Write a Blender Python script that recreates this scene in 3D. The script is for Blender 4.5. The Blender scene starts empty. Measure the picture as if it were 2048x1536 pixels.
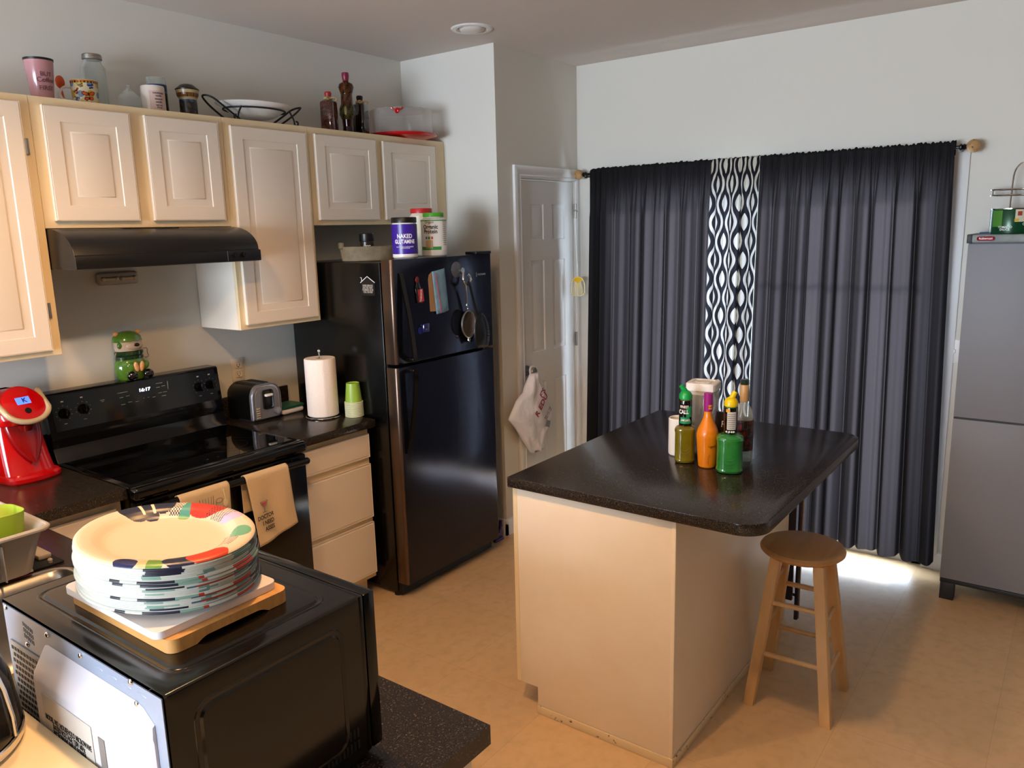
import bpy, bmesh, math, random
from mathutils import Vector, Matrix
random.seed(7)
PI = math.pi
scene = bpy.context.scene
COL = scene.collection

# ---------------------------------------------------------------- camera
cam_d = bpy.data.cameras.new('camera'); cam = bpy.data.objects.new('camera', cam_d); COL.objects.link(cam)
CX, CY, CZ = -1.3076, -3.3506, 1.7774
YAW, PITCH, ROLL, FPX = 0.63948, -0.19373, -0.0253, 1560.49
fw = Vector((math.cos(YAW)*math.cos(PITCH), math.sin(YAW)*math.cos(PITCH), math.sin(PITCH)))
rt0 = Vector((math.sin(YAW), -math.cos(YAW), 0)); up0 = rt0.cross(fw)
rt = math.cos(ROLL)*rt0 + math.sin(ROLL)*up0; up = -math.sin(ROLL)*rt0 + math.cos(ROLL)*up0
mw = Matrix.Identity(4)
for i in range(3):
    mw[i][0] = rt[i]; mw[i][1] = up[i]; mw[i][2] = -fw[i]
mw[0][3], mw[1][3], mw[2][3] = CX, CY, CZ
cam.matrix_world = mw
cam_d.sensor_fit = 'HORIZONTAL'; cam_d.sensor_width = 36; cam_d.lens = FPX*36/2048; cam_d.clip_start = .02
scene.camera = cam

# ---------------------------------------------------------------- world, daylight, exposure
scene.view_settings.view_transform = 'Standard'; scene.view_settings.look = 'None'
scene.view_settings.gamma = 1; scene.view_settings.use_curve_mapping = False
scene.view_settings.exposure = -0.12
w = bpy.data.worlds.new('sky'); scene.world = w; w.use_nodes = True
w.node_tree.nodes['Background'].inputs[0].default_value = (.62, .80, 1, 1)
w.node_tree.nodes['Background'].inputs[1].default_value = 6.0

def area(name, loc, aim, sx, sy, power, col):
    d = bpy.data.lights.new(name, 'AREA'); d.shape = 'RECTANGLE'; d.size = sx; d.size_y = sy; d.energy = power; d.color = col
    o = bpy.data.objects.new(name, d); COL.objects.link(o); o.location = loc
    o.rotation_euler = (Vector(aim)-Vector(loc)).to_track_quat('-Z', 'Y').to_euler()
    return o
# daylight through the living-room window (far left) and through the patio door behind the curtains
area('window_daylight', (-4.72, -1.5, 1.45), (0, -1.5, 1.45), 2.2, 1.5, 320, (.76, .86, 1))
area('patio_daylight', (3.60, -1.85, 1.10), (0, -1.85, 1.1), 3.0, 2.3, 480, (.70, .84, 1))
sd = bpy.data.lights.new('sun', 'SUN'); sd.energy = 16; sd.color = (.90, .94, 1); sd.angle = math.radians(9)
so = bpy.data.objects.new('sun', sd); COL.objects.link(so)
so.rotation_euler = Vector((-.93, .10, -.33)).to_track_quat('-Z', 'Y').to_euler()
def point(name, loc, power, col, r):   # recessed downlight: bulb behind a round rim
    d = bpy.data.lights.new(name, 'SPOT'); d.energy = power; d.color = col; d.shadow_soft_size = r
    d.spot_size = math.radians(152); d.spot_blend = .45
    o = bpy.data.objects.new(name, d); COL.objects.link(o); o.location = loc
WARM = (1, .55, .22)
LAMPS = [(-.42, -2.18), (-.5, -1.44), (-3.0, -4.8)]
for i, (lx, ly) in enumerate(LAMPS):
    point('kitchen_lamp_light', (lx, ly, 2.70), (86, 54, 6)[i], WARM, .05)

# ---------------------------------------------------------------- materials
def hx(h, a=1):
    h = h.lstrip('#'); c = [int(h[i:i+2], 16)/255 for i in (0, 2, 4)]
    return tuple((x/12.92 if x <= .04045 else ((x+.055)/1.055)**2.4) for x in c)+(a,)
def nd(nt, t, **k):
    n = nt.nodes.new(t)
    for a, b in k.items():
        if a in n.inputs: n.inputs[a].default_value = b
        else: setattr(n, a, b)
    return n
def M(name, col='#808080', rough=.5, metal=0, spec=.5, coat=0, emit=None, es=0, alpha=1, trans=0, ior=1.5,
      noise=None, bump=None, spots=None, sub=0):
    m = bpy.data.materials.new(name); m.use_nodes = True; nt = m.node_tree; p = nt.nodes['Principled BSDF']
    c = hx(col) if isinstance(col, str) else col
    p.inputs['Base Color'].default_value = c; p.inputs['Roughness'].default_value = rough
    p.inputs['Metallic'].default_value = metal; p.inputs['Specular IOR Level'].default_value = spec
    p.inputs['Coat Weight'].default_value = coat; p.inputs['Coat Roughness'].default_value = .04
    p.inputs['Transmission Weight'].default_value = trans; p.inputs['IOR'].default_value = ior
    p.inputs['Alpha'].default_value = alpha
    if emit: p.inputs['Emission Color'].default_value = hx(emit); p.inputs['Emission Strength'].default_value = es
    tc = nd(nt, 'ShaderNodeTexCoord')
    last = None
    if noise:   # (scale, second colour, stretch xyz, lo, hi)
        sc, c2, st, lo, hi = noise
        mp = nd(nt, 'ShaderNodeMapping'); mp.inputs['Scale'].default_value = st
        nz = nd(nt, 'ShaderNodeTexNoise', Scale=sc, Detail=6, Roughness=.6)
        rp = nd(nt, 'ShaderNodeMapRange'); rp.inputs[1].default_value = lo; rp.inputs[2].default_value = hi
        mx = nd(nt, 'ShaderNodeMix', data_type='RGBA'); mx.inputs[6].default_value = c; mx.inputs[7].default_value = hx(c2)
        nt.links.new(tc.outputs['Object'], mp.inputs[0]); nt.links.new(mp.outputs[0], nz.inputs['Vector'])
        nt.links.new(nz.outputs['Fac'], rp.inputs[0]); nt.links.new(rp.outputs[0], mx.inputs[0])
        nt.links.new(mx.outputs[2], p.inputs['Base Color']); last = mx.outputs[2]
    if spots:   # (scale, colour, threshold)
        sc, c2, th = spots
        nz = nd(nt, 'ShaderNodeTexNoise', Scale=sc, Detail=2, Roughness=.7)
        rp = nd(nt, 'ShaderNodeMapRange'); rp.inputs[1].default_value = th; rp.inputs[2].default_value = th+.09
        mx = nd(nt, 'ShaderNodeMix', data_type='RGBA'); mx.inputs[6].default_value = c; mx.inputs[7].default_value = hx(c2)
        if last: nt.links.new(last, mx.inputs[6])
        nt.links.new(tc.outputs['Object'], nz.inputs['Vector']); nt.links.new(nz.outputs['Fac'], rp.inputs[0])
        nt.links.new(rp.outputs[0], mx.inputs[0]); nt.links.new(mx.outputs[2], p.inputs['Base Color'])
    if bump:    # (scale, strength, distance, stretch)
        sc, s, dist, st = bump
        mp = nd(nt, 'ShaderNodeMapping'); mp.inputs['Scale'].default_value = st
        nz = nd(nt, 'ShaderNodeTexNoise', Scale=sc, Detail=3); bp = nd(nt, 'ShaderNodeBump', Strength=s, Distance=dist)
        nt.links.new(tc.outputs['Object'], mp.inputs[0]); nt.links.new(mp.outputs[0], nz.inputs['Vector'])
        nt.links.new(nz.outputs['Fac'], bp.inputs['Height']); nt.links.new(bp.outputs[0], p.inputs['Normal'])
    return m
I3 = (1, 1, 1)
def clear(name, col, tint=(1, 1, 1, 1), mixf=.12, rough=.05):
    """thin clear plastic or glass: mostly see-through with a glossy sheen"""
    m = bpy.data.materials.new(name); m.use_nodes = True; nt = m.node_tree; nt.nodes.clear()
    out = nd(nt, 'ShaderNodeOutputMaterial'); tr = nd(nt, 'ShaderNodeBsdfTransparent', Color=tint)
    p = nd(nt, 'ShaderNodeBsdfPrincipled'); p.inputs['Base Color'].default_value = hx(col); p.inputs['Roughness'].default_value = rough
    lw = nd(nt, 'ShaderNodeLayerWeight', Blend=.35)
    ad = nd(nt, 'ShaderNodeMath', operation='ADD', use_clamp=True); ad.inputs[1].default_value = mixf
    mu = nd(nt, 'ShaderNodeMath', operation='MULTIPLY'); mu.inputs[1].default_value = .55
    mx = nd(nt, 'ShaderNodeMixShader')
    nt.links.new(lw.outputs['Facing'], mu.inputs[0]); nt.links.new(mu.outputs[0], ad.inputs[0]); nt.links.new(ad.outputs[0], mx.inputs[0])
    nt.links.new(tr.outputs[0], mx.inputs[1]); nt.links.new(p.outputs[0], mx.inputs[2]); nt.links.new(mx.outputs[0], out.inputs[0])
    return m
def vcol(name, rough=.4, spec=.5):
    """colour printed on the thing, stored as a colour attribute"""
    m = bpy.data.materials.new(name); m.use_nodes = True; nt = m.node_tree; p = nt.nodes['Principled BSDF']
    a = nd(nt, 'ShaderNodeVertexColor'); a.layer_name = 'print'; nt.links.new(a.outputs[0], p.inputs['Base Color'])
    p.inputs['Roughness'].default_value = rough; p.inputs['Specular IOR Level'].default_value = spec
    return m

m_wall = M('wall_paint', '#dcd9cf', .75, bump=(260, .05, .002, I3)); m_wall2 = M('unseen_wall_bounce_cut', '#6a6257', .8)  # second one: unseen far walls, darkened to cut bounced light
m_ceil = M('ceiling_paint', '#d5cdc6', .9, bump=(180, .1, .002, I3))
m_trim = M('trim_paint', '#e6e6e4', .35)
m_cab = M('cabinet_thermofoil', '#ece0cf', .25)
m_cabf = M('cabinet_face_frame', '#ecd9b4', .4, noise=(5, '#e6cfa2', (1, 1, .3), .35, .7))
m_cabs = M('cabinet_side_panel', '#f0e6d6', .38)
m_isl = M('island_panel', '#f0e2cc', .42, noise=(3, '#ead7ba', I3, .4, .8))
m_ctr = M('countertop_laminate', '#171310', .20, spec=.5, noise=(420, '#342c26', I3, .45, .60), spots=(300, '#665c51', .595), bump=(500, .02, .0005, I3))
m_ctre = M('countertop_edge', '#0e0c0b', .35, spots=(430, '#6b6258', .58))
m_blk = M('black_enamel', '#060505', .12, spec=.5)
m_blks = M('black_satin', '#0a0909', .35)
m_blkm = M('black_matte', '#0b0a0a', .6)
m_hood = M('hood_black', '#0d0a08', .32)
m_glass = M('cooktop_glass', '#020202', .03, spec=.6)
m_ring = M('burner_ring_print', '#1c1a1a', .15)
m_fr = M('fridge_black_side', '#050504', .22, spec=.5, bump=(300, .03, .0005, I3))
m_frd = M('fridge_black_steel', '#3b3d49', .16, metal=.9, spec=.7, bump=(5, .10, .02, (1, 1, .35)))
m_fre = M('fridge_edge_reflection', '#6b5a4e', .30, metal=.9)  # brown puts the reflection of the warm cabinets into the edge colour
m_chr = M('chrome', '#d8d8d8', .12, metal=1)
m_nick = M('brushed_nickel', '#b3aea6', .3, metal=1)
m_steel = M('stainless_steel', '#9d9a94', .3, metal=1)
m_dsteel = M('dark_steel', '#4a4642', .35, metal=1)
m_white = M('white_plastic', '#f1efeb', .35)
m_almond = M('almond_plastic', '#e2d8c6', .4)
m_slot = M('dark_slot', '#15120f', .6)
m_hdl = M('handle_dark_steel', '#34312f', .12, metal=.9)
m_red = M('red_plastic', '#c10508', .16, coat=.4)
m_redd = M('red_plastic_dark', '#8d0407', .2, coat=.3)
m_silv = M('silver_plastic', '#c9b694', .35, metal=.35)
m_paper = M('paper_towel_sheet', '#f3e8de', .9, bump=(140, .5, .004, I3))
m_lime = M('lime_paper_cup', '#8fb63f', .35)
m_limer = M('cream_rim', '#e7ead0', .5)
m_wood = M('pine_wood', '#e2bd8a', .38, noise=(9, '#c99b62', (1, 1, .12), .35, .75))
m_woods = M('seat_wood', '#c99a62', .3, noise=(7, '#b07f4a', (.25, 3, 1), .3, .75))
m_bam = M('bamboo', '#dfa660', .45, noise=(26, '#c58a47', (4, .25, 1), .3, .8))
m_grass = M('bamboo_edge', '#d8c193', .5, noise=(30, '#b79b67', (.3, .3, 4), .3, .8))
m_pe = M('white_cutting_plastic', '#efe6e2', .45)
m_gcab = M('grey_resin', '#85888f', .55, bump=(3, .06, .002, (.3, .3, 30)))
m_gdark = M('dark_grey_resin', '#22262b', .5)
m_glid = M('grey_resin_top', '#8b938f', .5, noise=(12, '#6f7875', I3, .4, .7))
m_purple = M('purple_plastic', '#3c1b5c', .4)
m_pdark = M('dark_plum_metal', '#241a2b', .35)
m_rack = M('taupe_plastic', '#a59c92', .5)
m_gmix = M('green_mix', '#1f8a3a', .25, coat=.3)

# ---------------------------------------------------------------- shape builder
class S:
    def __init__(s): s.bm = bmesh.new(); s.mi = 0
    def _add(s, t, mat=None):
        if mat: bmesh.ops.transform(t, matrix=mat, verts=t.verts)
        for f in t.faces: f.material_index = s.mi
        me = bpy.data.meshes.new('t'); t.to_mesh(me); t.free(); s.bm.from_mesh(me); bpy.data.meshes.remove(me); return s
    def m(s, i): s.mi = i; return s
    def box(s, x0, x1, y0, y1, z0, z1, bev=0, seg=2, mat=None, vert=False):
        t = bmesh.new(); bmesh.ops.create_cube(t, size=1)
        bmesh.ops.scale(t, vec=(abs(x1-x0), abs(y1-y0), abs(z1-z0)), verts=t.verts)
        bmesh.ops.translate(t, vec=((x0+x1)/2, (y0+y1)/2, (z0+z1)/2), verts=t.verts)
        if bev:
            es = t.edges[:]
            if vert: es = [e for e in es if abs((e.verts[0].co-e.verts[1].co).normalized().z) > .9]
            bmesh.ops.bevel(t, geom=es, offset=bev, segments=seg, affect='EDGES', profile=.5)
        return s._add(t, mat)
    def cyl(s, p0, p1, r0, r1=None, n=24, caps=True):
        p0, p1 = Vector(p0), Vector(p1); r1 = r0 if r1 is None else r1
        t = bmesh.new(); bmesh.ops.create_cone(t, cap_ends=caps, segments=n, radius1=r0, radius2=r1, depth=(p1-p0).length)
        q = (p1-p0).to_track_quat('Z', 'Y').to_matrix().to_4x4()
        return s._add(t, Matrix.Translation((p0+p1)/2) @ q)
    def sph(s, c, r, sc=(1, 1, 1), n=20, rot=None):
        t = bmesh.new(); bmesh.ops.create_uvsphere(t, u_segments=n, v_segments=max(8, n*2//3), radius=r)
        mt = Matrix.Translation(c)
        if rot: mt = mt @ Matrix.Rotation(rot[0], 4, rot[1])
        return s._add(t, mt @ Matrix.Diagonal((*sc, 1)))
    def lathe(s, prof, c=(0, 0, 0), n=36, sq=2, sx=1, sy=1, ang=0, mat=None, rip=None):
        """profile [(r,z)...] turned round z; sq>2 makes the section squarish"""
        t = bmesh.new(); rows = []
        for r, z in prof:
            if r <= 1e-6: rows.append([t.verts.new((0, 0, z))]); continue
            row = []
            for k in range(n):
                a = 2*PI*k/n; ca, sa = math.cos(a), math.sin(a)
                q = (abs(ca)**sq+abs(sa)**sq)**(-1/sq)
                rr = r*q*(1+(rip(a, z) if rip else 0))
                x, y = rr*ca*sx, rr*sa*sy
                row.append(t.verts.new((x*math.cos(ang)-y*math.sin(ang), x*math.sin(ang)+y*math.cos(ang), z)))
            rows.append(row)
        for a, b in zip(rows, rows[1:]):
            for k in range(n):
                k2 = (k+1) % n
                if len(a) == 1 and len(b) == 1: continue
                if len(a) == 1: t.faces.new((a[0], b[k], b[k2]))
                elif len(b) == 1: t.faces.new((a[k], a[k2], b[0]))
                else: t.faces.new((a[k], a[k2], b[k2], b[k]))
        bmesh.ops.recalc_face_normals(t, faces=t.faces)
        return s._add(t, Matrix.Translation(c) @ (mat or Matrix.Identity(4)))
    def prism(s, pts, axis, a, b, bev=0):
        """polygon extruded along axis; pts are the other two coordinates in xyz order"""
        t = bmesh.new()
        def co(p, v): return {'x': (v, p[0], p[1]), 'y': (p[0], v, p[1]), 'z': (p[0], p[1], v)}[axis]
        A = [t.verts.new(co(p, a)) for p in pts]; Bv = [t.verts.new(co(p, b)) for p in pts]
        t.faces.new(A); t.faces.new(Bv[::-1]); n = len(pts)
        for i in range(n): t.faces.new((A[i], Bv[i], Bv[(i+1) % n], A[(i+1) % n]))
        bmesh.ops.recalc_face_normals(t, faces=t.faces)
        if bev: bmesh.ops.bevel(t, geom=[e for e in t.edges if e.calc_face_angle(0) > .5], offset=bev, segments=2, affect='EDGES', profile=.5)
        return s._add(t)
    def tube(s, pts, r, n=8, closed=False, smooth=0, rr=None):
        P = [Vector(p) for p in pts]
        for _ in range(smooth):
            Q = []; L = len(P)
            rng = range(L) if closed else range(L-1)
            if not closed: Q.append(P[0])
            for i in rng:
                a, b = P[i], P[(i+1) % L]; Q += [a*.75+b*.25, a*.25+b*.75]
            if not closed: Q.append(P[-1])
            P = Q
        t = bmesh.new(); L = len(P); nrm = None; rows = []
        for i in range(L):
            if closed: tg = (P[(i+1) % L]-P[i-1]).normalized()
            else: tg = (P[min(i+1, L-1)]-P[max(i-1, 0)]).normalized()
            if nrm is None: nrm = tg.orthogonal().normalized()
            nrm = (nrm-tg*nrm.dot(tg)); nrm = nrm.normalized() if nrm.length > 1e-6 else tg.orthogonal().normalized()
            bn = tg.cross(nrm)
            rad = r if rr is None else r*(rr(i/(L-1)))
            rows.append([t.verts.new(P[i]+(nrm*math.cos(2*PI*k/n)+bn*math.sin(2*PI*k/n))*rad) for k in range(n)])
        m_ = L if closed else L-1
        for i in range(m_):
            a, b = rows[i], rows[(i+1) % L]
            for k in range(n): t.faces.new((a[k], a[(k+1) % n], b[(k+1) % n], b[k]))
        if not closed: t.faces.new(rows[0][::-1]); t.faces.new(rows[-1])
        bmesh.ops.recalc_face_normals(t, faces=t.faces)
        return s._add(t)
    def loft(s, rows, closed_u=True, cap=True):
        t = bmesh.new(); R = [[t.verts.new(p) for p in row] for row in rows]
        n = len(rows[0])
        for a, b in zip(R, R[1:]):
            for k in range(n if closed_u else n-1): t.faces.new((a[k], a[(k+1) % n], b[(k+1) % n], b[k]))
        if cap and closed_u: t.faces.new(R[0][::-1]); t.faces.new(R[-1])
        bmesh.ops.recalc_face_normals(t, faces=t.faces)
        return s._add(t)
    def grid(s, fn, nu, nv, thick=0, uv=None):
        """sheet fn(i/nu, j/nv)"""
        t = bmesh.new(); V = [[t.verts.new(fn(i/nu, j/nv)) for j in range(nv+1)] for i in range(nu+1)]
        for i in range(nu):
            for j in range(nv): t.faces.new((V[i][j], V[i+1][j], V[i+1][j+1], V[i][j+1]))
        if thick: bmesh.ops.recalc_face_normals(t, faces=t.faces); bmesh.ops.solidify(t, geom=t.faces[:], thickness=thick)
        return s._add(t)
    def panels(s, f, us, vs, cells, rings, flip=False):
        """face f(u,v,d) split at us/vs; cells get a moulded panel with rings [(inset,depth)...]"""
        t = bmesh.new()
        def q(u0, u1, v0, v1, d): return [t.verts.new(f(*p, d)) for p in ((u0, v0), (u1, v0), (u1, v1), (u0, v1))]
        for i in range(len(us)-1):
            for j in range(len(vs)-1):
                u0, u1, v0, v1 = us[i], us[i+1], vs[j], vs[j+1]
                if (i, j) in cells:
                    prev = q(u0, u1, v0, v1, 0)
                    for ins, d in rings:
                        cur = q(u0+ins, u1-ins, v0+ins, v1-ins, d)
                        for k in range(4): t.faces.new((prev[k], prev[(k+1) % 4], cur[(k+1) % 4], cur[k]))
                        prev = cur
                    t.faces.new(prev)
                else: t.faces.new(q(u0, u1, v0, v1, 0))
        bmesh.ops.remove_doubles(t, verts=t.verts, dist=1e-5)
        if flip: bmesh.ops.reverse_faces(t, faces=t.faces)
        return s._add(t)
    def xf(s, mat): bmesh.ops.transform(s.bm, matrix=mat, verts=s.bm.verts); return s

def W(o):
    v = Vector((0, 0, 0))
    while o: v += o.location; o = o.parent
    return v
def obj(name, sh, mats, parent=None, ang=.55, loc=None, label=None):
    """links the shape as ONE mesh object; shapes are given in world coordinates"""
    bm = sh.bm if isinstance(sh, S) else sh
    o_ = Vector(loc) if loc is not None else (W(parent) if parent else Vector((0, 0, 0)))
    bmesh.ops.translate(bm, vec=-o_, verts=bm.verts)
    for e in bm.edges:
        if len(e.link_faces) == 2 and e.calc_face_angle(0) > ang: e.smooth = False
    for f in bm.faces: f.smooth = True
    me = bpy.data.meshes.new(name); bm.to_mesh(me); bm.free()
    for m in (mats if isinstance(mats, (list, tuple)) else [mats]): me.materials.append(m)
    o = bpy.data.objects.new(name, me); COL.objects.link(o); o.parent = parent
    if loc is not None: o.location = loc
    if label: o['label'] = label
    return o
def thing(name, label, cat, loc, group=None):
    o = bpy.data.objects.new(name, None); COL.objects.link(o); o.location = loc; o.empty_display_size = .05
    o['label'] = label; o['category'] = cat
    if group: o['group'] = group
    return o
def tag(o, label, cat, group=None):
    o['label'] = label; o['category'] = cat
    if group: o['group'] = group
    return o
def struct(name, sh, m, parent=None, ang=.55):
    o = obj(name, sh, m, parent, ang)
    if not parent: o['kind'] = 'structure'
    return o
def copytree(r, loc=None, label=None, group=None):
    c = r.copy(); COL.objects.link(c)
    if loc is not None: c.location = loc
    if label: c['label'] = label
    if group: c['group'] = group
    def rec(a, b):
        for ch in list(a.children):
            d = ch.copy(); COL.objects.link(d); d.parent = b; rec(ch, d)
    rec(r, c); return c
def text(txt, size, name, m, parent, pos, ux, uy, bold=0, cyl=None, sx=1, ext=.0003, align='CENTER', raw=False):
    """lettering as thin mesh; pos is its centre, ux/uy its directions. cyl=(cx,cy,r,angle): wrapped round a vertical cylinder"""
    cu = bpy.data.curves.new('t', 'FONT'); cu.body = txt; cu.size = size; cu.align_x = align; cu.align_y = 'CENTER'
    cu.offset = bold*size; cu.extrude = ext; cu.resolution_u = 3; cu.space_line = .8
    o = bpy.data.objects.new('t', cu); COL.objects.link(o); bpy.context.view_layer.update()
    me = bpy.data.meshes.new_from_object(o.evaluated_get(bpy.context.evaluated_depsgraph_get()))
    bpy.data.objects.remove(o); bpy.data.curves.remove(cu)
    bm = bmesh.new(); bm.from_mesh(me); bpy.data.meshes.remove(me)
    ux, uy = Vector(ux), Vector(uy); n = ux.cross(uy)
    for v in bm.verts:
        x, y, z = v.co; x *= sx
        if cyl:
            cx, cy, r, a0 = cyl; a = a0+x/r; rr = r+z+.0006
            v.co = (cx+rr*math.cos(a), cy+rr*math.sin(a), pos[2]+y)
        else: v.co = Vector(pos)+ux*x+uy*y+n*z
    if raw: return bm
    return obj(name, bm, m, parent, ang=2)
def arc(cx, cy, r, a0, a1, n=12): return [(cx+r*math.cos(a0+(a1-a0)*k/n), cy+r*math.sin(a0+(a1-a0)*k/n)) for k in range(n+1)]
def disc_label(sh, cx, cy, r, a0, a1, z0, z1, n=16, t=.0008):
    """a wrap-round label patch on a vertical cylinder"""
    return sh.grid(lambda u, v: (cx+(r+t)*math.cos(a0+(a1-a0)*u), cy+(r+t)*math.sin(a0+(a1-a0)*u), z0+(z1-z0)*v), n, 1)
def view_ang(x, y): return math.atan2(CY-y, CX-x)

# ================================================================ THE ROOM
ZC, XC, XP, YP = 2.757, 3.022, 2.19, -.684
XL, YB = -4.6, -7.5
m_floor = M('vinyl_floor', '#debd93', .34, noise=(3.2, '#d7b488', I3, .3, .75), bump=(28, .06, .002, I3))
nt = m_floor.node_tree; p_ = nt.nodes['Principled BSDF']
src = p_.inputs['Base Color'].links[0].from_socket
tc = nd(nt, 'ShaderNodeTexCoord'); br = nd(nt, 'ShaderNodeTexBrick', Scale=1.0)
br.inputs['Color1'].default_value = (1, 1, 1, 1); br.inputs['Color2'].default_value = (.93, .93, .93, 1); br.inputs['Mortar'].default_value = (.80, .78, .76, 1)
br.inputs['Mortar Size'].default_value = .0015; br.inputs['Brick Width'].default_value = .46; br.inputs['Row Height'].default_value = .46; br.offset = .0
vn = nd(nt, 'ShaderNodeTexNoise', Scale=22, Detail=5); vr = nd(nt, 'ShaderNodeMapRange'); vr.inputs[1].default_value = .45; vr.inputs[2].default_value = .75
mv = nd(nt, 'ShaderNodeMix', data_type='RGBA'); mv.inputs[7].default_value = hx('#cdad82')
mm = nd(nt, 'ShaderNodeMix', data_type='RGBA', blend_type='MULTIPLY'); mm.inputs[0].default_value = .8
nt.links.new(tc.outputs['Object'], br.inputs['Vector']); nt.links.new(tc.outputs['Object'], vn.inputs['Vector']); nt.links.new(vn.outputs['Fac'], vr.inputs[0])
nt.links.new(vr.outputs[0], mv.inputs[0]); nt.links.new(src, mv.inputs[6]); nt.links.new(mv.outputs[2], mm.inputs[6]); nt.links.new(br.outputs['Color'], mm.inputs[7])
nt.links.new(mm.outputs[2], p_.inputs['Base Color'])

struct('floor', S().box(XL-.15, XC+.15, YB-.15, .15, -.12, 0), m_floor)
struct('ceiling', S().box(XL-.15, XC+.15, YB-.15, .15, ZC, ZC+.12), m_ceil)
struct('wall_left', S().box(XL-.15, XP, 0, .15, 0, ZC), m_wall)
struct('wall_pantry_side', S().box(XP, XP+.1, YP, 0, 0, ZC), m_wall)
# pantry front wall with its door opening, x 2.40..2.99, top 2.065
DX0, DX1, DZ = 2.405, 2.985, 2.068
struct('wall_pantry_front', S().box(XP+.1, DX0, YP, YP+.1, 0, ZC).box(DX1, XC, YP, YP+.1, 0, ZC).box(DX0, DX1, YP, YP+.1, DZ, ZC), m_wall)
# right wall with the patio door opening
PY0, PY1, PZ = -2.77, -.94, 2.03
struct('wall_right', S().box(XC, XC+.15, PY1, .15, 0, ZC).box(XC, XC+.15, YB-.15, PY0, 0, ZC).box(XC, XC+.15, PY0, PY1, PZ, ZC), m_wall)
WY0, WY1, WZ0, WZ1 = -2.65, -.35, .7, 2.2
struct('wall_far_left', S().box(XL-.15, XL, YB-.15, WY0, 0, ZC).box(XL-.15, XL, WY1, 0, 0, ZC).box(XL-.15, XL, WY0, WY1, 0, WZ0).box(XL-.15, XL, WY0, WY1, WZ1, ZC), m_wall2)
struct('wall_back', S().box(XL, XC, YB-.15, YB, 0, ZC), m_wall2)
wn = S().box(XL-.1, XL-.04, WY0, WY1, WZ0, WZ0+.05).box(XL-.1, XL-.04, WY0, WY1, WZ1-.05, WZ1)
for y in (WY0, -1.525, WY1-.05): wn.box(XL-.1, XL-.04, y, y+.05, WZ0, WZ1)
struct('window_1', wn, m_trim)
struct('baseboard_pantry', S().prism([(XP-.014, 0), (XP+.0, 0), (XP, .095), (XP-.008, .09), (XP-.014, .07)], 'y', YP-.014, -.02)
       .prism([(YP-.014, 0), (YP, 0), (YP, .095), (YP-.008, .09), (YP-.014, .07)], 'x', XP-.014, 2.325), m_trim)
struct('baseboard_right', S().prism([(XC-.014, 0), (XC, 0), (XC, .095), (XC-.008, .09), (XC-.014, .07)], 'y', YB, PY0-.06), m_trim)

# pantry door, six panels
d1 = S().box(DX0+.004, DX1-.004, YP+.024, YP+.045, .012, DZ-.004)
fd = lambda u, v, d: (u, YP+.010-d, v)
a_, b_ = DX0+.004, DX1-.004; mid = (a_+b_)/2
us = [a_, a_+.10, mid-.045, mid+.045, b_-.10, b_]
vs = [.012, .25, .86, 1.05, 1.60, 1.72, 1.93, DZ-.004]
cells = {(i, j) for i in (1, 3) for j in (1, 3, 5)}
d1.panels(fd, us, vs, cells, [(.006, -.007), (.016, -.008), (.030, -.002)])
door = struct('door_1', d1, m_trim)
kn = S().cyl((2.43, YP+.012, .955), (2.43, YP-.001, .955), .032).lathe([(0, .072), (.012, .070), (.024, .060), (.027, .050), (.022, .040), (.012, .032), (.010, .012), (.012, 0)], n=28,
      mat=Matrix.Translation((2.43, YP+.002, .955)) @ Matrix.Rotation(PI/2, 4, 'X'))
obj('door_knob', kn, m_nick, door, label='brushed nickel door knob')
for hz in (1.89, 1.08, .26):
    obj('hinge', S().cyl((DX1+.004, YP-.006, hz-.045), (DX1+.004, YP-.006, hz+.045), .006, n=12).box(DX1-.012, DX1+.014, YP-.002, YP+.002, hz-.045, hz+.045), m_nick, door)
# casing
cs = S()
cprof = [(0, 0), (0, .010), (.012, .016), (.020, .013), (.040, .018), (.058, .020), (.068, .016), (.068, 0)]
x0, x1, zt = DX0-.004, DX1+.004, DZ+.004
rows = []
for (q, d) in cprof:
    xr = min(x1+q, XC)
    rows.append([(x0-q, YP-d, 0), (x0-q, YP-d, zt+q), (xr, YP-d, zt+q), (xr, YP-d, 0)])
cs.loft(rows, closed_u=False, cap=False)
struct('trim_1', cs, m_trim)

# patio door behind the curtains
pd = S().box(XC+.02, XC+.10, PY0, PY0+.05, 0, PZ).box(XC+.02, XC+.10, PY1-.05, PY1, 0, PZ).box(XC+.02, XC+.10, PY0, PY1, PZ-.09, PZ).box(XC+.02, XC+.10, PY0, PY1, 0, .06)
pd.box(XC+.025, XC+.075, -1.90, -1.82, .05, PZ-.05)
struct_pd = struct('door_2', pd, m_trim)
obj('glass_pane', S().box(XC+.05, XC+.056, PY0+.06, PY1-.06, .05, PZ-.08), clear('window_glass', '#ffffff', mixf=.02), struct_pd)
obj('muntin', S().box(XC+.045, XC+.065, PY0+.06, -1.90, 1.50, 1.525), m_trim, struct_pd)
struct('trim_2', S().box(XC-.012, XC, PY0-.07, PY0, 0, PZ+.07, .004).box(XC-.012, XC, PY1, PY1+.07, 0, PZ+.07, .004).box(XC-.012, XC, PY0, PY1, PZ, PZ+.07, .004), m_trim)

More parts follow.
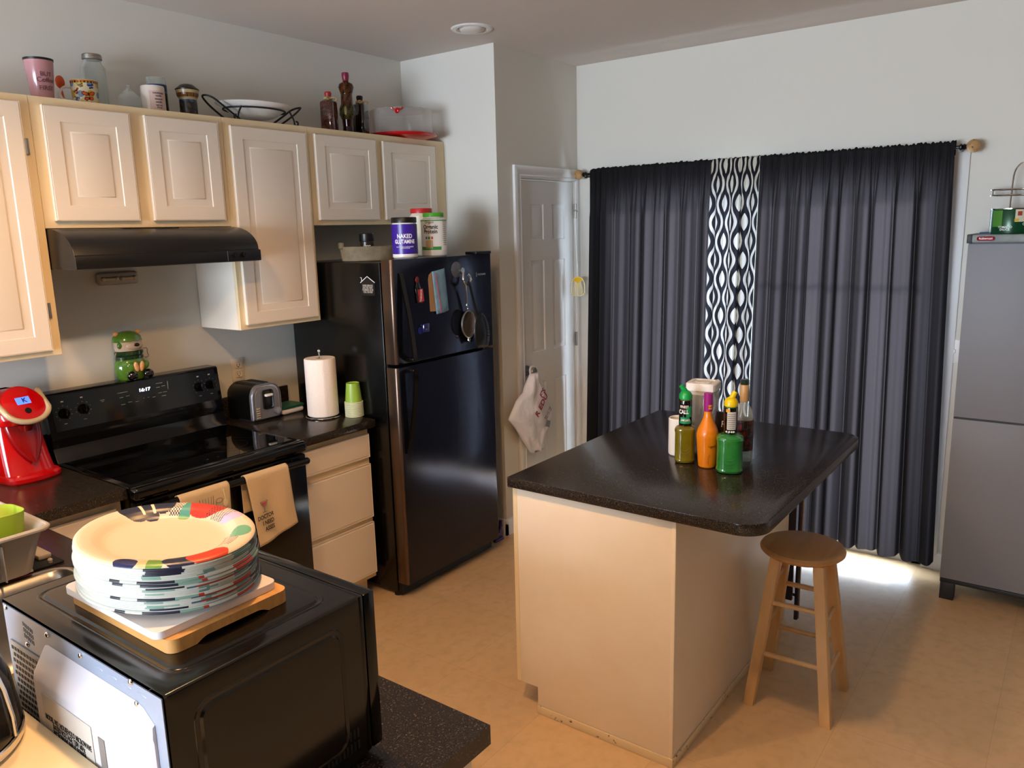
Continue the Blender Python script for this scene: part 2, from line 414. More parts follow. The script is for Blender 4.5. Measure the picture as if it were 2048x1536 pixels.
# ceiling light, recessed, unlit
def can_light(x, y, label, lit):
    t = thing('recessed_ceiling_light', label, 'ceiling light', (x, y, ZC))
    obj('trim_ring', S().lathe([(.072, -.002), (.078, -.008), (.098, -.006), (.104, 0), (.07, .0), (.072, -.002)], (x, y, ZC)), m_trim, t)
    obj('lamp', S().sph((x, y, ZC-.002), .062, (1, 1, .35)), m_bulb_on if lit else m_bulb, t)
m_bulb = M('frosted_lamp', '#d9d4cc', .4)
m_bulb_on = M('lit_lamp', '#ffe0b0', .4, emit='#ffc27a', es=12)
can_light(1.886, -.785, 'round white recessed ceiling light, unlit, above the fridge cabinets', False)
for (lx, ly), lab in zip(LAMPS, ('lit recessed ceiling light over the microwave end of the peninsula', 'lit recessed ceiling light over the sink and range aisle', 'lit recessed ceiling light in the room behind the bar ledge')): can_light(lx, ly, lab, True)

# ================================================================ WALL CABINETS
YU = -.309
def door_panel(x0, x1, z0, z1, yf, m0=.058, th=.019):
    s = S().box(x0+.0005, x1-.0005, yf+.003, yf+th, z0+.0005, z1-.0005)
    f = lambda u, v, d: (u, yf-d, v)
    e = .004
    s.panels(lambda u, v, d: (u, yf-d, v), [x0, x1], [z0, z1], {(0, 0)}, [(0, -.004), (e, 0), (m0-.004, 0), (m0+.001, -.005), (m0+.006, -.0095), (m0+.014, -.0105), (m0+.022, -.0075), (m0+.030, -.001), (m0+.034, 0)])
    return s
def drawer_front(x0, x1, z0, z1, yf, th=.019):
    return S().box(x0+.0005, x1-.0005, yf+.003, yf+th, z0+.0005, z1-.0005).panels(lambda u, v, d: (u, yf-d, v), [x0, x1], [z0, z1], {(0, 0)}, [(0, -.007), (.006, -.004), (.010, 0)])
def wall_cabinet(x0, x1, z0, z1, doors, label, hinges=(), dd=.0):
    t = thing('wall_cabinet', label, 'wall cabinet', (x0, 0, z0), 'wall cabinet run')
    obj('body', S().box(x0+.001, x1-.001, YU+.02, -.002, z0, z1), m_cabs, t)
    obj('face_frame', S().box(x0+.0005, x1-.0005, YU, YU+.0195, z0-.0, z1, .0012, 1), m_cabf, t)
    for (a, b, c, d, hx_) in doors:
        dr = obj('door', door_panel(a, b, c, d, YU-.0195), m_cab, t)
        for (hx1, hz) in hx_:
            obj('hinge', S().box(hx1-.006, hx1+.006, YU-.006, YU, hz-.028, hz+.028, .002).cyl((hx1-.006, YU-.007, hz-.026), (hx1-.006, YU-.007, hz+.026), .0045, n=10), m_nick, dr)
    return t
ZB, ZH, ZT = 1.37, 1.827, 2.283
wall_cabinet(-.46, 0, ZB, ZT, [(-.40, -.038, ZB+.022, ZT-.026, [(-.024, 2.109), (-.026, 1.535)])], 'tall white wall cabinet left of the range hood, two metal hinges showing')
wall_cabinet(0, .762, ZH, ZT, [(.035, .347, ZH+.026, ZT-.028, []), (.409, .727, ZH+.026, ZT-.028, [])], 'short two-door white wall cabinet right above the black range hood')
wall_cabinet(.762, 1.217, ZB, ZT, [(.79, 1.190, ZB+.022, ZT-.032, [])], 'tall single-door white wall cabinet between range hood and fridge')
wall_cabinet(1.217, 2.189, ZH, ZT, [(1.245, 1.640, ZH+.024, ZT-.030, []), (1.690, 2.095, ZH+.024, ZT-.032, [])], 'short two-door white wall cabinet above the black fridge')

# range hood
t = thing('range_hood', 'black under-cabinet range hood with curved front above the range', 'range hood', (.381, 0, 1.68))
pr = [(-.002, ZH-.002), (YU-.005, ZH-.002)] + [(YU-.005-.178*math.sin(a), ZH-.002-.095*(1-math.cos(a))) for a in [k*PI/2/10 for k in range(1, 11)]]
pr += [(-.497, 1.728), (-.500, 1.722), (-.500, 1.683), (-.49, 1.680), (-.002, 1.680)]
obj('body', S().prism(pr, 'x', .002, .760, .0015), m_hood, t)
obj('front_lip', S().box(.0005, .7615, -.503, -.4965, 1.682, 1.727, .002), m_blks, t)
vg = S()
for k in range(34): vg.box(.262+k*.0068, .266+k*.0068, YU-.045, YU-.012, ZH-.008, ZH-.0005)
obj('vent_grille', vg, m_slot, t)
for kx in (.640, .678): obj('control_knob', S().cyl((kx, -.503, 1.708), (kx, -.513, 1.708), .011).box(kx-.002, kx+.002, -.516, -.512, 1.700, 1.716), m_blks, t)
obj('badge_line', S().box(.600, .6015, -.5045, -.503, 1.685, 1.725), m_nick, t)

t = thing('tap_light', 'small grey rounded plate with two slots stuck on the wall under the hood', 'wall light', (.388, 0, 1.62))
obj('plate', S().box(.300, .478, -.022, -.001, 1.595, 1.648, .012, 3), M('grey_plate', '#b3aaa0', .4), t)
for a in (.322, .400): obj('tube', S().cyl((a, -.024, 1.621), (a+.055, -.024, 1.621), .007).sph((a, -.024, 1.621), .010).sph((a+.055, -.024, 1.621), .010), m_silv, t)

t = thing('power_outlet', 'almond duplex outlet on the wall behind the toaster', 'outlet', (.932, 0, 1.14))
obj('cover_plate', S().box(.897, .967, -.006, -.0005, 1.083, 1.198, .003), m_almond, t)
for z in (1.118, 1.163):
    s = obj('socket', S().box(.915, .949, -.009, -.005, z-.014, z+.014, .006, 3), m_almond, t)
    obj('slot', S().box(.924, .9262, -.0096, -.0088, z-.003, z+.007).box(.938, .9402, -.0096, -.0088, z-.003, z+.006).cyl((.932, -.0088, z-.008), (.932, -.0096, z-.008), .0028, n=10), m_slot, s)

# ================================================================ BASE CABINETS AND COUNTERTOPS
YF = -.611
def base_cabinet(x0, x1, drawers, label, name='base_cabinet'):
    t = thing(name, label, 'base cabinet', (x0, YF, 0))
    obj('body', S().box(x0, x1, YF+.02, -.003, .105, .875), m_cabs, t)
    obj('face_frame', S().box(x0, x1, YF, YF+.0195, .105, .875, .001, 1), m_cabf, t)
    obj('toe_kick', S().box(x0, x1, -.54, -.525, 0, .105), m_cabf, t)
    for (a, b, c, d) in drawers: obj('drawer', drawer_front(a, b, c, d, YF-.0195), m_cab, t)
    return t
base_cabinet(.766, 1.200, [(.797, 1.190, .726, .842), (.797, 1.190, .424, .694), (.797, 1.190, .135, .398)], 'white three-drawer base cabinet between the range and the fridge')
base_cabinet(-.338, -.004, [(-.31, -.03, .726, .842), (-.31, -.03, .135, .694)], 'white base cabinet left of the range, only its drawer corner showing')
m2 = [m_ctr, m_ctre]
def counter(sh): return sh
t = thing('countertop', 'short speckled black countertop between range and fridge, toaster on it', 'countertop', (.985, -.33, .876))
obj('slab', S().box(.764, 1.208, -.6625, -.001, .876, .914, .003), m_ctr, t)
obj('backsplash', S().box(.764, 1.208, -.019, -.0005, .9145, 1.016, .002), m_ctr, t)
PX0, PX1, PYE = -.985, -.338, -2.562
t = thing('countertop', 'L-shaped speckled black countertop under microwave, dish rack and red coffee maker', 'countertop', (-.66, -1.3, .876))
SX0, SX1, SY0, SY1 = -.90, -.455, -1.93, -1.19
sl = S()
cellsx = [PX0, SX0, SX1, PX1]; cellsy = [PYE, SY0, SY1, -.001]
for i in range(3):
    for j in range(3):
        if (i, j) != (1, 1): sl.box(cellsx[i], cellsx[i+1], cellsy[j], cellsy[j+1], .876, .914)
sl.box(PX1, -.002, -.6625, -.001, .876, .914)
obj('slab', sl, m_ctr, t, ang=.3)
obj('backsplash', S().box(PX0, -.002, -.019, -.0005, .9145, 1.016, .002), m_ctr, t)
# sink
t = thing('kitchen_sink', 'stainless steel drop-in sink beside the dish rack, mostly hidden by the microwave', 'sink', (-.68, -1.56, .914))
def rrect(x0, x1, y0, y1, r, z, n=6):
    P = []
    for (cx, cy, a) in ((x1-r, y1-r, 0), (x0+r, y1-r, PI/2), (x0+r, y0+r, PI), (x1-r, y0+r, 1.5*PI)):
        P += [(cx+r*math.cos(a+PI/2*k/n), cy+r*math.sin(a+PI/2*k/n), z) for k in range(n+1)]
    return P
rr = [(.028, .0152, .05), (.026, .019, .05), (.012, .021, .045), (-.004, .017, .04), (-.014, -.02, .035), (-.03, -.17, .03), (-.06, -.19, .03)]
sk = S().loft([rrect(SX0-o, SX1+o, SY0-o, SY1+o, max(.02, r+o), .9005+z) for o, z, r in rr], cap=False)
sk.box(SX0+.05, SX1-.05, SY0+.05, SY1-.05, .7095, .7110)
obj('basin', sk, m_steel, t, ang=1.2)
obj('drain', S().lathe([(0, 0), (.03, .0), (.042, .004), (.045, .001)], (-.68, -1.56, .7115)), m_chr, t)
# peninsula cabinets
t = thing('peninsula_cabinet', 'white peninsula base cabinet under the microwave end of the countertop', 'base cabinet', (-.66, -1.6, 0))
obj('body', S().box(-.96, -.375, -2.535, -.665, .105, .70).box(-.96, -.94, -2.535, -.665, .70, .875).box(-.395, -.375, -2.535, -.665, .70, .875), m_cabs, t)
obj('end_panel', S().box(-.965, -.37, -2.542, -2.536, 0, .875), m_isl, t)
obj('toe_kick', S().box(-.46, -.445, -2.53, -.665, 0, .105), m_cabf, t)
# raised bar ledge behind the peninsula
struct('wall_half', S().box(-1.11, -.990, -2.60, -.25, 0, 1.035), m_wall)
tag(obj('bar_ledge', S().box(-1.22, -.888, -2.75, -.25, 1.036, 1.068, .004), m_cabf, loc=(-1.05, -1.5, 1.036)), 'cream bar ledge behind the microwave, only a sliver showing at lower left', 'ledge')

# ================================================================ RANGE
t = thing('kitchen_range', 'black electric range with glass cooktop, under the hood', 'range', (.381, -.34, 0))
obj('body', S().box(.004, .758, -.655, -.025, .02, .895), m_blks, t)
obj('cooktop', S().box(.001, .761, -.672, -.10, .896, .917, .004), m_blk, t)
obj('cooktop_glass', S().box(.025, .737, -.645, -.125, .9172, .9190, .0008, 1), m_glass, t)
obj('front_bar', S().box(.0, .762, -.715, -.66, .868, .919, .018, 4), m_blk, t)
for (bx, by, br_) in ((.175, -.50, .088), (.545, -.475, .115), (.20, -.235, .075), (.56, -.215, .075)):
    rg = S()
    for q in (br_, br_*.62): rg.lathe([(q-.0012, 0), (q, .0002), (q+.0012, 0)], (bx, by, .9191), n=48)
    obj('burner', rg, m_ring, t)
obj('backguard', S().prism([(-.003, .9), (-.003, 1.186), (-.012, 1.192), (-.085, 1.192), (-.094, 1.186), (-.112, 1.035), (-.118, 1.005), (-.112, .975), (-.125, .945), (-.14, .918), (-.14, .9)], 'x', .0, .762, .002), m_blk, t)
f0 = lambda z: -.094-.018*(1.186-z)/.151-.0006
pn = S()
pn.grid(lambda u, v: (.02+.722*u, f0(1.04+.142*v)-.0012, 1.04+.142*v), 1, 1, .001)
obj('control_panel', pn, M('range_panel', '#050505', .08, spec=.6), t)
for kx, kz in ((.062, 1.108), (.138, 1.112), (.655, 1.112), (.712, 1.113)):
    k = obj('control_knob', S().cyl((kx, f0(kz)-.001, kz), (kx, f0(kz)-.012, kz-.001), .021, .019).box(kx-.004, kx+.004, f0(kz)-.030, f0(kz)-.010, kz-.018, kz+.018, .002), m_blk, t)
m_print = M('pale_print', '#b9b4aa', .5)
pr_ = S()
for kx, kz in ((.062, 1.108), (.138, 1.112), (.655, 1.112), (.712, 1.113)):
    for q in range(9):
        a = PI*1.28-q*PI*1.56/8 + PI*.0
        px, pz = kx+.030*math.cos(a), kz+.030*math.sin(a)
        pr_.box(px-.0013, px+.0013, f0(pz)-.0022, f0(pz)-.0016, pz-.0013, pz+.0013)
    pr_.box(kx-.006, kx+.006, f0(kz-.042)-.0022, f0(kz-.042)-.0016, kz-.0435, kz-.0405)
    pr_.box(kx-.005, kx+.005, f0(kz+.045)-.0022, f0(kz+.045)-.0016, kz+.040, kz+.050)
for (bx, bz, bw) in ((.305, 1.148, .044), (.297, 1.128, .016), (.325, 1.130, .016), (.300, 1.098, .018), (.330, 1.103, .018), (.360, 1.100, .014), (.437, 1.105, .014), (.470, 1.160, .030),
                     (.462, 1.143, .016), (.487, 1.145, .016), (.467, 1.118, .016), (.490, 1.118, .018), (.482, 1.103, .020), (.218, 1.132, .018), (.218, 1.126, .010), (.392, 1.108, .004), (.412, 1.108, .004)):
    pr_.box(bx-bw/2, bx+bw/2, f0(bz)-.0022, f0(bz)-.0016, bz-.0016, bz+.0016)
pr_.box(.506, .5075, f0(1.13)-.0025, f0(1.13)-.0014, 1.098, 1.164)
obj('panel_print', pr_, m_print, t)
cl = text('16:17', .023, 'clock_display', M('clock_digits', '#ffffff', .5, emit='#dfe6ff', es=7), t, (.400, f0(1.143)-.003, 1.143), (1, 0, 0), (0, -.12, .993), bold=.02)
cl['label'] = 'lit white clock digits'
obj('oven_door', S().box(.006, .756, -.700, -.657, .215, .862, .006), m_blk, t)
obj('door_handle', S().cyl((.035, -.742, .842), (.727, -.742, .842), .015, n=20).box(.05, .075, -.742, -.70, .830, .854, .004).box(.69, .715, -.742, -.70, .830, .854, .004).sph((.035, -.742, .842), .015).sph((.727, -.742, .842), .015), m_blk, t)
obj('warming_drawer', S().box(.006, .756, -.695, -.657, .045, .208, .006), m_blk, t)
for lx in (.05, .71):
    for ly in (-.60, -.08): obj('foot', S().cyl((lx, ly, 0), (lx, ly, .022), .018), m_blkm, t)

# ================================================================ FRIDGE
FX0, FX1, FD, FZ = 1.24, 1.985, -.79, 1.662
t = thing('refrigerator', 'black steel top-freezer refrigerator between the drawers and the pantry wall', 'refrigerator', (1.61, -.42, 0))
obj('body', S().box(FX0, FX1, -.715, -.06, .03, FZ-.012, .006), m_fr, t)
def fdoor(z0, z1):
    r = .016; pts = [(FX0+.002, -.722)] + [(FX0+.002, FD+r)] + arc(FX0+.002+r, FD+r, r, PI, 1.5*PI, 6)[1:] + arc(FX1-.002-r, FD+r, r, 1.5*PI, 2*PI, 6) + [(FX1-.002, -.722)]
    s = S().prism(pts, 'z', z0, z1, .0015)
    for f in s.bm.faces:
        if f.normal.x < -.35: f.material_index = 1  # left-facing faces take the painted warm reflection
    return s
up_d = obj('freezer_door', fdoor(1.178, FZ), [m_frd, m_fre], t)
lo_d = obj('fridge_door', fdoor(.078, 1.162), [m_frd, m_fre], t)
obj('door_gasket', S().box(FX0+.012, FX1-.012, -.7215, -.7155, .085, FZ-.02), m_blkm, t)
obj('toe_grille', S().box(FX0+.01, FX1-.01, -.735, -.716, .012, .072), m_blkm, t)
for a in (FX0+.03, FX1-.03):
    for b in (-.69, -.09): obj('foot', S().cyl((a, b, 0), (a, b, .032), .02), m_blkm, t)
obj('hinge_cover', S().box(FX1-.13, FX1-.004, -.79, -.715, FZ+.0005, FZ+.016, .004), m_blks, t)
# long bowed handles
def handle(z0, z1, big):
    n = 18; rows = []
    for k in range(n+1):
        u = k/n; z = z0+(z1-z0)*u
        bow = .040*math.sin(PI*u)**.5 if not big else .0
        uu = u if big else u
        if big == 1: out = .052*math.sin(PI*min(1, max(0, u))*.5+.0)**.8      # freezer handle: out at the bottom
        else: out = .052*math.sin(PI*.5*(1-u)+0)**.8
        out = max(out, .004)
        wv = .013+.004*math.sin(PI*u)
        xx = FX0+.052
        y = FD-out
        rows.append([(xx-wv, y+.012, z), (xx-wv*.7, y-.003, z), (xx+wv*.7, y-.005, z), (xx+wv, y+.010, z), (xx+wv*.6, y+.020, z), (xx-wv*.6, y+.020, z)])
    return rows
hu = S()
rows = []
for k in range(21):
    u = k/20; z = 1.60-(1.60-1.190)*u; out = .006+.050*math.sin(PI*.5*u)
    rows.append([(FX0+.055+.018*u-.010, FD-out+.012, z), (FX0+.055+.018*u-.012, FD-out, z), (FX0+.055+.018*u+.008, FD-out-.004, z), (FX0+.055+.018*u+.016, FD-out+.010, z)])
hu.loft(rows).box(FX0+.060, FX0+.090, FD-.05, FD+.004, 1.187, 1.205, .003)
obj('handle', hu, m_hdl, up_d)
hl = S(); rows = []
for k in range(25):
    u = k/24; z = 1.150-(1.150-.745)*u; out = .056-.048*(1-math.cos(PI*.5*u))
    rows.append([(FX0+.073-.030*u**2-.010, FD-out+.012, z), (FX0+.073-.030*u**2-.012, FD-out, z), (FX0+.073-.030*u**2+.008, FD-out-.004, z), (FX0+.073-.030*u**2+.016, FD-out+.010, z)])
hl.loft(rows).box(FX0+.060, FX0+.090, FD-.05, FD+.004, 1.135, 1.153, .003)
obj('handle', hl, m_hdl, lo_d)
bd = S().box(1.848, 1.851, FD-.0025, FD-.0005, 1.548, 1.572)
bd_o = obj('badge', bd, m_nick, up_d)
text('FRIGIDAIRE', .013, 'badge_lettering', m_nick, bd_o, (1.892, FD-.0012, 1.560), (1, 0, 0), (0, 0, 1), bold=.03)

# ================================================================ ISLAND
IX0, IX1, IY0, IY1 = .825, 2.060, -1.731, -2.650
t = thing('countertop', 'black speckled island top with rounded seating corners, bottles on it', 'countertop', (1.44, -2.19, .876))
R_ = .085
pts = [(IX1, IY0), (IX0, IY0)] + arc(IX0+R_, IY1+R_, R_, PI, 1.5*PI, 10) + arc(IX1-R_, IY1+R_, R_, 1.5*PI, 2*PI, 10)
obj('slab', S().prism(pts, 'z', .876, .914, .003), m_ctr, t)
t = thing('kitchen_island', 'cream kitchen island cabinet with worn base strip, stool beside it', 'kitchen island', (1.46, -2.05, 0))
BX0, BX1, BY0, BY1 = .850, 2.035, -1.755, -2.372
obj('end_panel', S().prism([(BY0, .105), (BY0, .875), (BY1, .875), (BY1, .012), (BY0-.075, .012), (BY0-.075, .105)], 'x', BX0, BX0+.014, .0008), m_isl, t)
obj('body', S().box(BX0+.0145, BX1-.012, BY0, BY1+.0145, .105, .875).box(BX0+.0145, BX1-.012, BY0-.078, BY1+.0145, 0, .105), m_cabs, t)
obj('back_panel', S().box(BX0+.0005, BX1, BY1, BY1+.014, .012, .875, .001, 1), m_isl, t)
obj('end_panel', S().box(BX1-.0115, BX1, BY1+.0145, BY0, .012, .875), m_isl, t)
obj('face_frame', S().box(BX0-.0, BX1, BY0+.0005, BY0+.019, .105, .875, .001, 1), m_cabf, t)
for i in range(2):
    a = BX0+.03+i*.585; obj('door', S().box(a, a+.54, BY0+.0195, BY0+.038, .13, .85, .002), m_cab, t)
obj('corner_bead', S().box(BX0-.003, BX0+.010, BY1-.003, BY1+.012, .03, .875, .002), m_isl, t)
m_worn = M('worn_base_strip', '#e2cda6', .55, spots=(38, '#5a3d22', .62))
obj('base_strip', S().box(BX0-.006, BX0-.0005, BY1-.006, BY0-.075, .0, .033, .002), m_worn, t)
obj('base_strip', S().box(BX0-.006, BX1, BY1-.006, BY1-.0005, .0, .033, .002), m_worn, t)

# ================================================================ CURTAINS
def cloth_mat(name, base, tcol, fac, pattern=False):
    m = bpy.data.materials.new(name); m.use_nodes = True; nt = m.node_tree; p = nt.nodes['Principled BSDF']; out = nt.nodes['Material Output']
    p.inputs['Roughness'].default_value = .85; p.inputs['Specular IOR Level'].default_value = .15; p.inputs['Base Color'].default_value = hx(base)
    tr = nd(nt, 'ShaderNodeBsdfTranslucent', Color=hx(tcol)); mx = nd(nt, 'ShaderNodeMixShader'); mx.inputs[0].default_value = fac
    nt.links.new(p.outputs[0], mx.inputs[1]); nt.links.new(tr.outputs[0], mx.inputs[2]); nt.links.new(mx.outputs[0], out.inputs[0])
    uv = nd(nt, 'ShaderNodeUVMap'); uv.uv_map = 'uv'
    wv = nd(nt, 'ShaderNodeTexNoise', Scale=420, Detail=1); bp = nd(nt, 'ShaderNodeBump', Strength=.25, Distance=.001)
    nt.links.new(uv.outputs[0], wv.inputs['Vector']); nt.links.new(wv.outputs['Fac'], bp.inputs['Height']); nt.links.new(bp.outputs[0], p.inputs['Normal'])
    lw = nd(nt, 'ShaderNodeLayerWeight', Blend=.5); iv = nd(nt, 'ShaderNodeMath', operation='SUBTRACT'); iv.inputs[0].default_value = 1
    pw = nd(nt, 'ShaderNodeMath', operation='POWER'); pw.inputs[1].default_value = 4.0; ml = nd(nt, 'ShaderNodeMath', operation='MULTIPLY_ADD'); ml.inputs[1].default_value = fac*2.6; ml.inputs[2].default_value = fac*.25
    nt.links.new(lw.outputs['Facing'], iv.inputs[1]); nt.links.new(iv.outputs[0], pw.inputs[0]); nt.links.new(pw.outputs[0], ml.inputs[0]); nt.links.new(ml.outputs[0], mx.inputs[0])
    if not pattern: return m
    sp = nd(nt, 'ShaderNodeSeparateXYZ'); nt.links.new(uv.outputs[0], sp.inputs[0])
    def mt(op, a, b=None, clamp=False):
        n = nd(nt, 'ShaderNodeMath', operation=op, use_clamp=clamp)
        for i, q in enumerate((a, b)):
            if q is None: continue
            if isinstance(q, (int, float)): n.inputs[i].default_value = q
            else: nt.links.new(q, n.inputs[i])
        return n.outputs[0]
    L, P = .078, .205
    t = mt('PINGPONG', sp.outputs[0], L); s_ = mt('SINE', mt('MULTIPLY', sp.outputs[1], 2*PI/P))
    band = mt('LESS_THAN', mt('ABSOLUTE', mt('SUBTRACT', mt('SUBTRACT', t, L/2), mt('MULTIPLY', s_, .021))), .0095)
    lens1 = mt('LESS_THAN', t, mt('MULTIPLY', mt('SUBTRACT', s_, .12), .027))
    lens2 = mt('LESS_THAN', mt('SUBTRACT', L, t), mt('MULTIPLY', mt('SUBTRACT', mt('MULTIPLY', s_, -1), .12), .027))
    f = mt('MAXIMUM', band, mt('MAXIMUM', lens1, lens2))
    c1 = nd(nt, 'ShaderNodeMix', data_type='RGBA'); c1.inputs[6].default_value = hx(base); c1.inputs[7].default_value = hx('#c9c5b2')
    c2 = nd(nt, 'ShaderNodeMix', data_type='RGBA'); c2.inputs[6].default_value = hx(tcol); c2.inputs[7].default_value = hx('#a9aab0')
    for c in (c1, c2): nt.links.new(f, c.inputs[0])
    nt.links.new(c1.outputs[2], p.inputs['Base Color']); nt.links.new(c2.outputs[2], tr.inputs['Color'])
    return m
m_curt = cloth_mat('curtain_black_cloth', '#171617', '#433d3f', .058)
m_curp = cloth_mat('curtain_patterned_cloth', '#1a1920', '#26262c', .05, True)
RX, RZ = 2.942, 2.105
def curtain(y0, y1, yb0, yb1, zb0, zb1, full, mat, label, nf, amp, seed, hem=True):
    rnd = random.Random(seed); nu, nv = int(nf*24), 64
    ph = [rnd.uniform(0, 6.28) for _ in range(6)]; fr = [nf, nf*.57, nf*1.63, nf*2.9, nf*5.1]
    ks = [rnd.uniform(.0, 1) for _ in range(40)]
    def fold(u, k=0): return (.55*math.sin(2*PI*fr[0]*u+ph[0]+1.2*math.sin(2*PI*u*1.7+ph[5]))+.35*math.sin(2*PI*fr[1]*u+ph[1])+.22*math.sin(2*PI*fr[2]*u+ph[2]))
    def fine(u): return .5*math.sin(2*PI*fr[3]*u+ph[3])+.5*math.sin(2*PI*fr[4]*u+ph[4])
    rows_v = [-.035, -.02, -.008, 0, .006, .014, .022, .03, .04] + [.05+.95*(k/nv) for k in range(nv+1)]
    bm = bmesh.new(); uvl = bm.loops.layers.uv.new('uv'); V = []; UV = {}
    for i in range(nu+1):
        u = i/nu; col = []
        yt, yb = y0+(y1-y0)*u, yb0+(yb1-yb0)*u; zb = zb0+(zb1-zb0)*u+.008*fold(u)
        zt = 2.135+.006*fine(u)+.003*fold(u)
        for v in rows_v:
            if v < 0: x = RX+.018; z = zt+v*2.0+.004; y = yt
            elif v <= .014: x = RX+.012-(v/.014)*.030; z = zt-(.004 if v > .008 else 0); y = yt
            else:
                vv = (v-.014)/.986; z = zt+(zb-zt)*vv
                y = yt+(yb-yt)*vv**1.1
                g = min(1, vv*7); a = .0035*fine(u)*(1-.6*g)+amp*g*(.55+.45*vv)*fold(u)
                x = RX-.020-.012*g+a+.004*fine(u)*(1-g)
                if vv < .03: x -= .002
                th_ = 2*PI*fr[0]*u+ph[0]+1.2*math.sin(2*PI*u*1.7+ph[5])
                y += (y1-y0)/nf*.13*math.cos(th_)*g*math.sin(PI*min(1, max(0, u*nf*1.0, )) if u*nf < .5 else PI*.5 if (1-u)*nf > .5 else PI*(1-u)*nf)
            col.append(bm.verts.new((x, y, z))); UV[col[-1]] = (u*full, z)
        V.append(col)
    for i in range(nu):
        for j in range(len(rows_v)-1):
            f = bm.faces.new((V[i][j], V[i+1][j], V[i+1][j+1], V[i][j+1]))
            for l in f.loops: l[uvl].uv = UV[l.vert]
    o = obj('curtain', bm, mat, None, ang=3, loc=(RX, (y0+y1)/2, zb0)); tag(o, label, 'curtain'); return o
curtain(-.838, -1.612, -.80, -1.592, .07, .08, 1.5, m_curt, 'black translucent curtain panel at the left end of the rod, nearest the pantry door', 9, .034, 3)
curtain(-1.612, -1.878, -1.592, -1.848, .08, .08, .52, m_curp, 'narrow curtain strip with black and cream wavy pattern between the black panels', 4, .026, 5)
curtain(-1.880, -2.785, -1.850, -2.835, .10, .062, 1.75, m_curt, 'wide black translucent curtain panel at the right end of the rod', 11, .036, 8)
t = thing('curtain_rod', 'black curtain rod with woven ball finials above the patio door', 'curtain rod', (RX, -1.8, RZ))
obj('rod', S().cyl((RX, -.80, RZ), (RX, -2.80, RZ), .008), m_blks, t)
m_wov = M('woven_cane', '#b58d5c', .6, bump=(60, .8, .006, I3), spots=(75, '#3a2a1c', .6))
for sy, yy in ((1, -.80), (-1, -2.80)):
    f_ = obj('finial', S().sph((RX, yy+sy*.058, RZ+.002), .030), m_wov, t, label='woven cane ball finial')
    obj('finial_neck', S().lathe([(0, 0), (.010, 0), (.016, .004), (.016, .010), (.009, .014), (.015, .019), (.012, .026), (.008, .03), (0, .032)], (0, 0, 0), mat=Matrix.Translation((RX, yy, RZ)) @ Matrix.Rotation(-sy*PI/2, 4, 'X')), m_blks, f_)
    obj('bracket', S().cyl((RX+.004, yy+sy*.005, RZ-.012), (XC-.002, yy+sy*.005, RZ-.012), .005).box(XC-.008, XC-.0005, yy+sy*.005-.012, yy+sy*.005+.012, RZ-.05, RZ+.015, .002).box(RX-.006, RX+.010, yy+sy*.005-.006, yy+sy*.005+.006, RZ-.022, RZ-.006), m_blks, t)

# ornament on a string in the corner by the pantry door
OX, OY = 2.905, -.752
t = thing('hanging_ornament', 'small yellow wire birdcage-shaped ornament hanging on a string by the pantry door hinge', 'ornament', (2.905, -.752, 1.36))
m_yel = M('yellow_enamel', '#e8b418', .4)
m_cream = M('cream_wire', '#ecd79a', .5)
ux = Vector((rt.x, rt.y, 0)).normalized()
def op(a, z, d=0): return Vector((OX, OY, z))+ux*a+Vector((-ux.y, ux.x, 0))*d
cage = S()
outl = [(-.042, 1.365), (-.042, 1.43), (-.038, 1.455), (-.022, 1.478), (0, 1.485), (.022, 1.478), (.038, 1.455), (.042, 1.43), (.042, 1.365)]
cage.tube([op(a, z) for a, z in outl], .0026, closed=True, smooth=1)
for k in range(-6, 7): cage.tube([op(0+.002*k, 1.468), op(.0065*k, 1.368)], .0014, n=5)
obj('wire_cage', cage, m_cream, t)
obj('cap', S().loft([[op(a, z, d) for a, z in [(-.033, 1.462), (-.02, 1.480), (0, 1.486), (.02, 1.480), (.033, 1.462), (.012, 1.455), (0, 1.445), (-.012, 1.455)]] for d in (-.002, .002)]), m_yel, t)
obj('string', S().tube([op(0, 1.486), op(0, 1.50), (2.912, -.727, 1.885)], .0018, n=5), m_white, t)
obj('hook', S().tube([(2.985, -.705, 1.888), (2.955, -.715, 1.893), (2.93, -.722, 1.893), (2.912, -.727, 1.888)], .0035, n=8, smooth=1), m_nick, t)

# carrier bag on the door knob
lb = [(.952, 2.375), (.90, 2.335), (.84, 2.30), (.82, 2.235), (.72, 2.145), (.655, 2.215), (.592, 2.265), (.52, 2.32), (.48, 2.35), (.462, 2.39)]
rb = [(.952, 2.445), (.90, 2.47), (.84, 2.51), (.796, 2.533), (.72, 2.572), (.666, 2.59), (.592, 2.54), (.53, 2.485), (.49, 2.513), (.462, 2.50)]
def lin(tab, z):
    for (z0, x0), (z1, x1) in zip(tab, tab[1:]):
        if z <= z0 and z >= z1: return x0+(x1-x0)*(z0-z)/(z0-z1)
    return tab[-1][1]
rows = []
for k in range(33):
    z = .951-.488*k/32; a, b = lin(lb, z), lin(rb, z); row = []
    dep = .052*math.sin(PI*min(1, .08+.92*k/32)**.8)**.7
    for q in range(32):
        an = 2*PI*q/32; c, s_ = math.cos(an), math.sin(an)
        wr = .006*math.sin(an*7+z*30)+.008*math.sin(an*3-z*22)
        row.append(((a+b)/2+(b-a)/2*c, -.745+(-abs(s_)*dep if s_ < 0 else s_*dep*.4)+wr*abs(s_), z+.01*math.sin(an*4+k*.5)*abs(s_)*min(1, k/6)*(1 if k < 30 else 0)))
    rows.append(row)
m_bag = M('white_plastic_film', '#eae6e8', .42, bump=(9, .6, .03, (1, 1, .6)))
m_bagp = M('bag_print_red', '#9c3547', .5); m_bagd = M('bag_print_dark', '#4c4a60', .5)
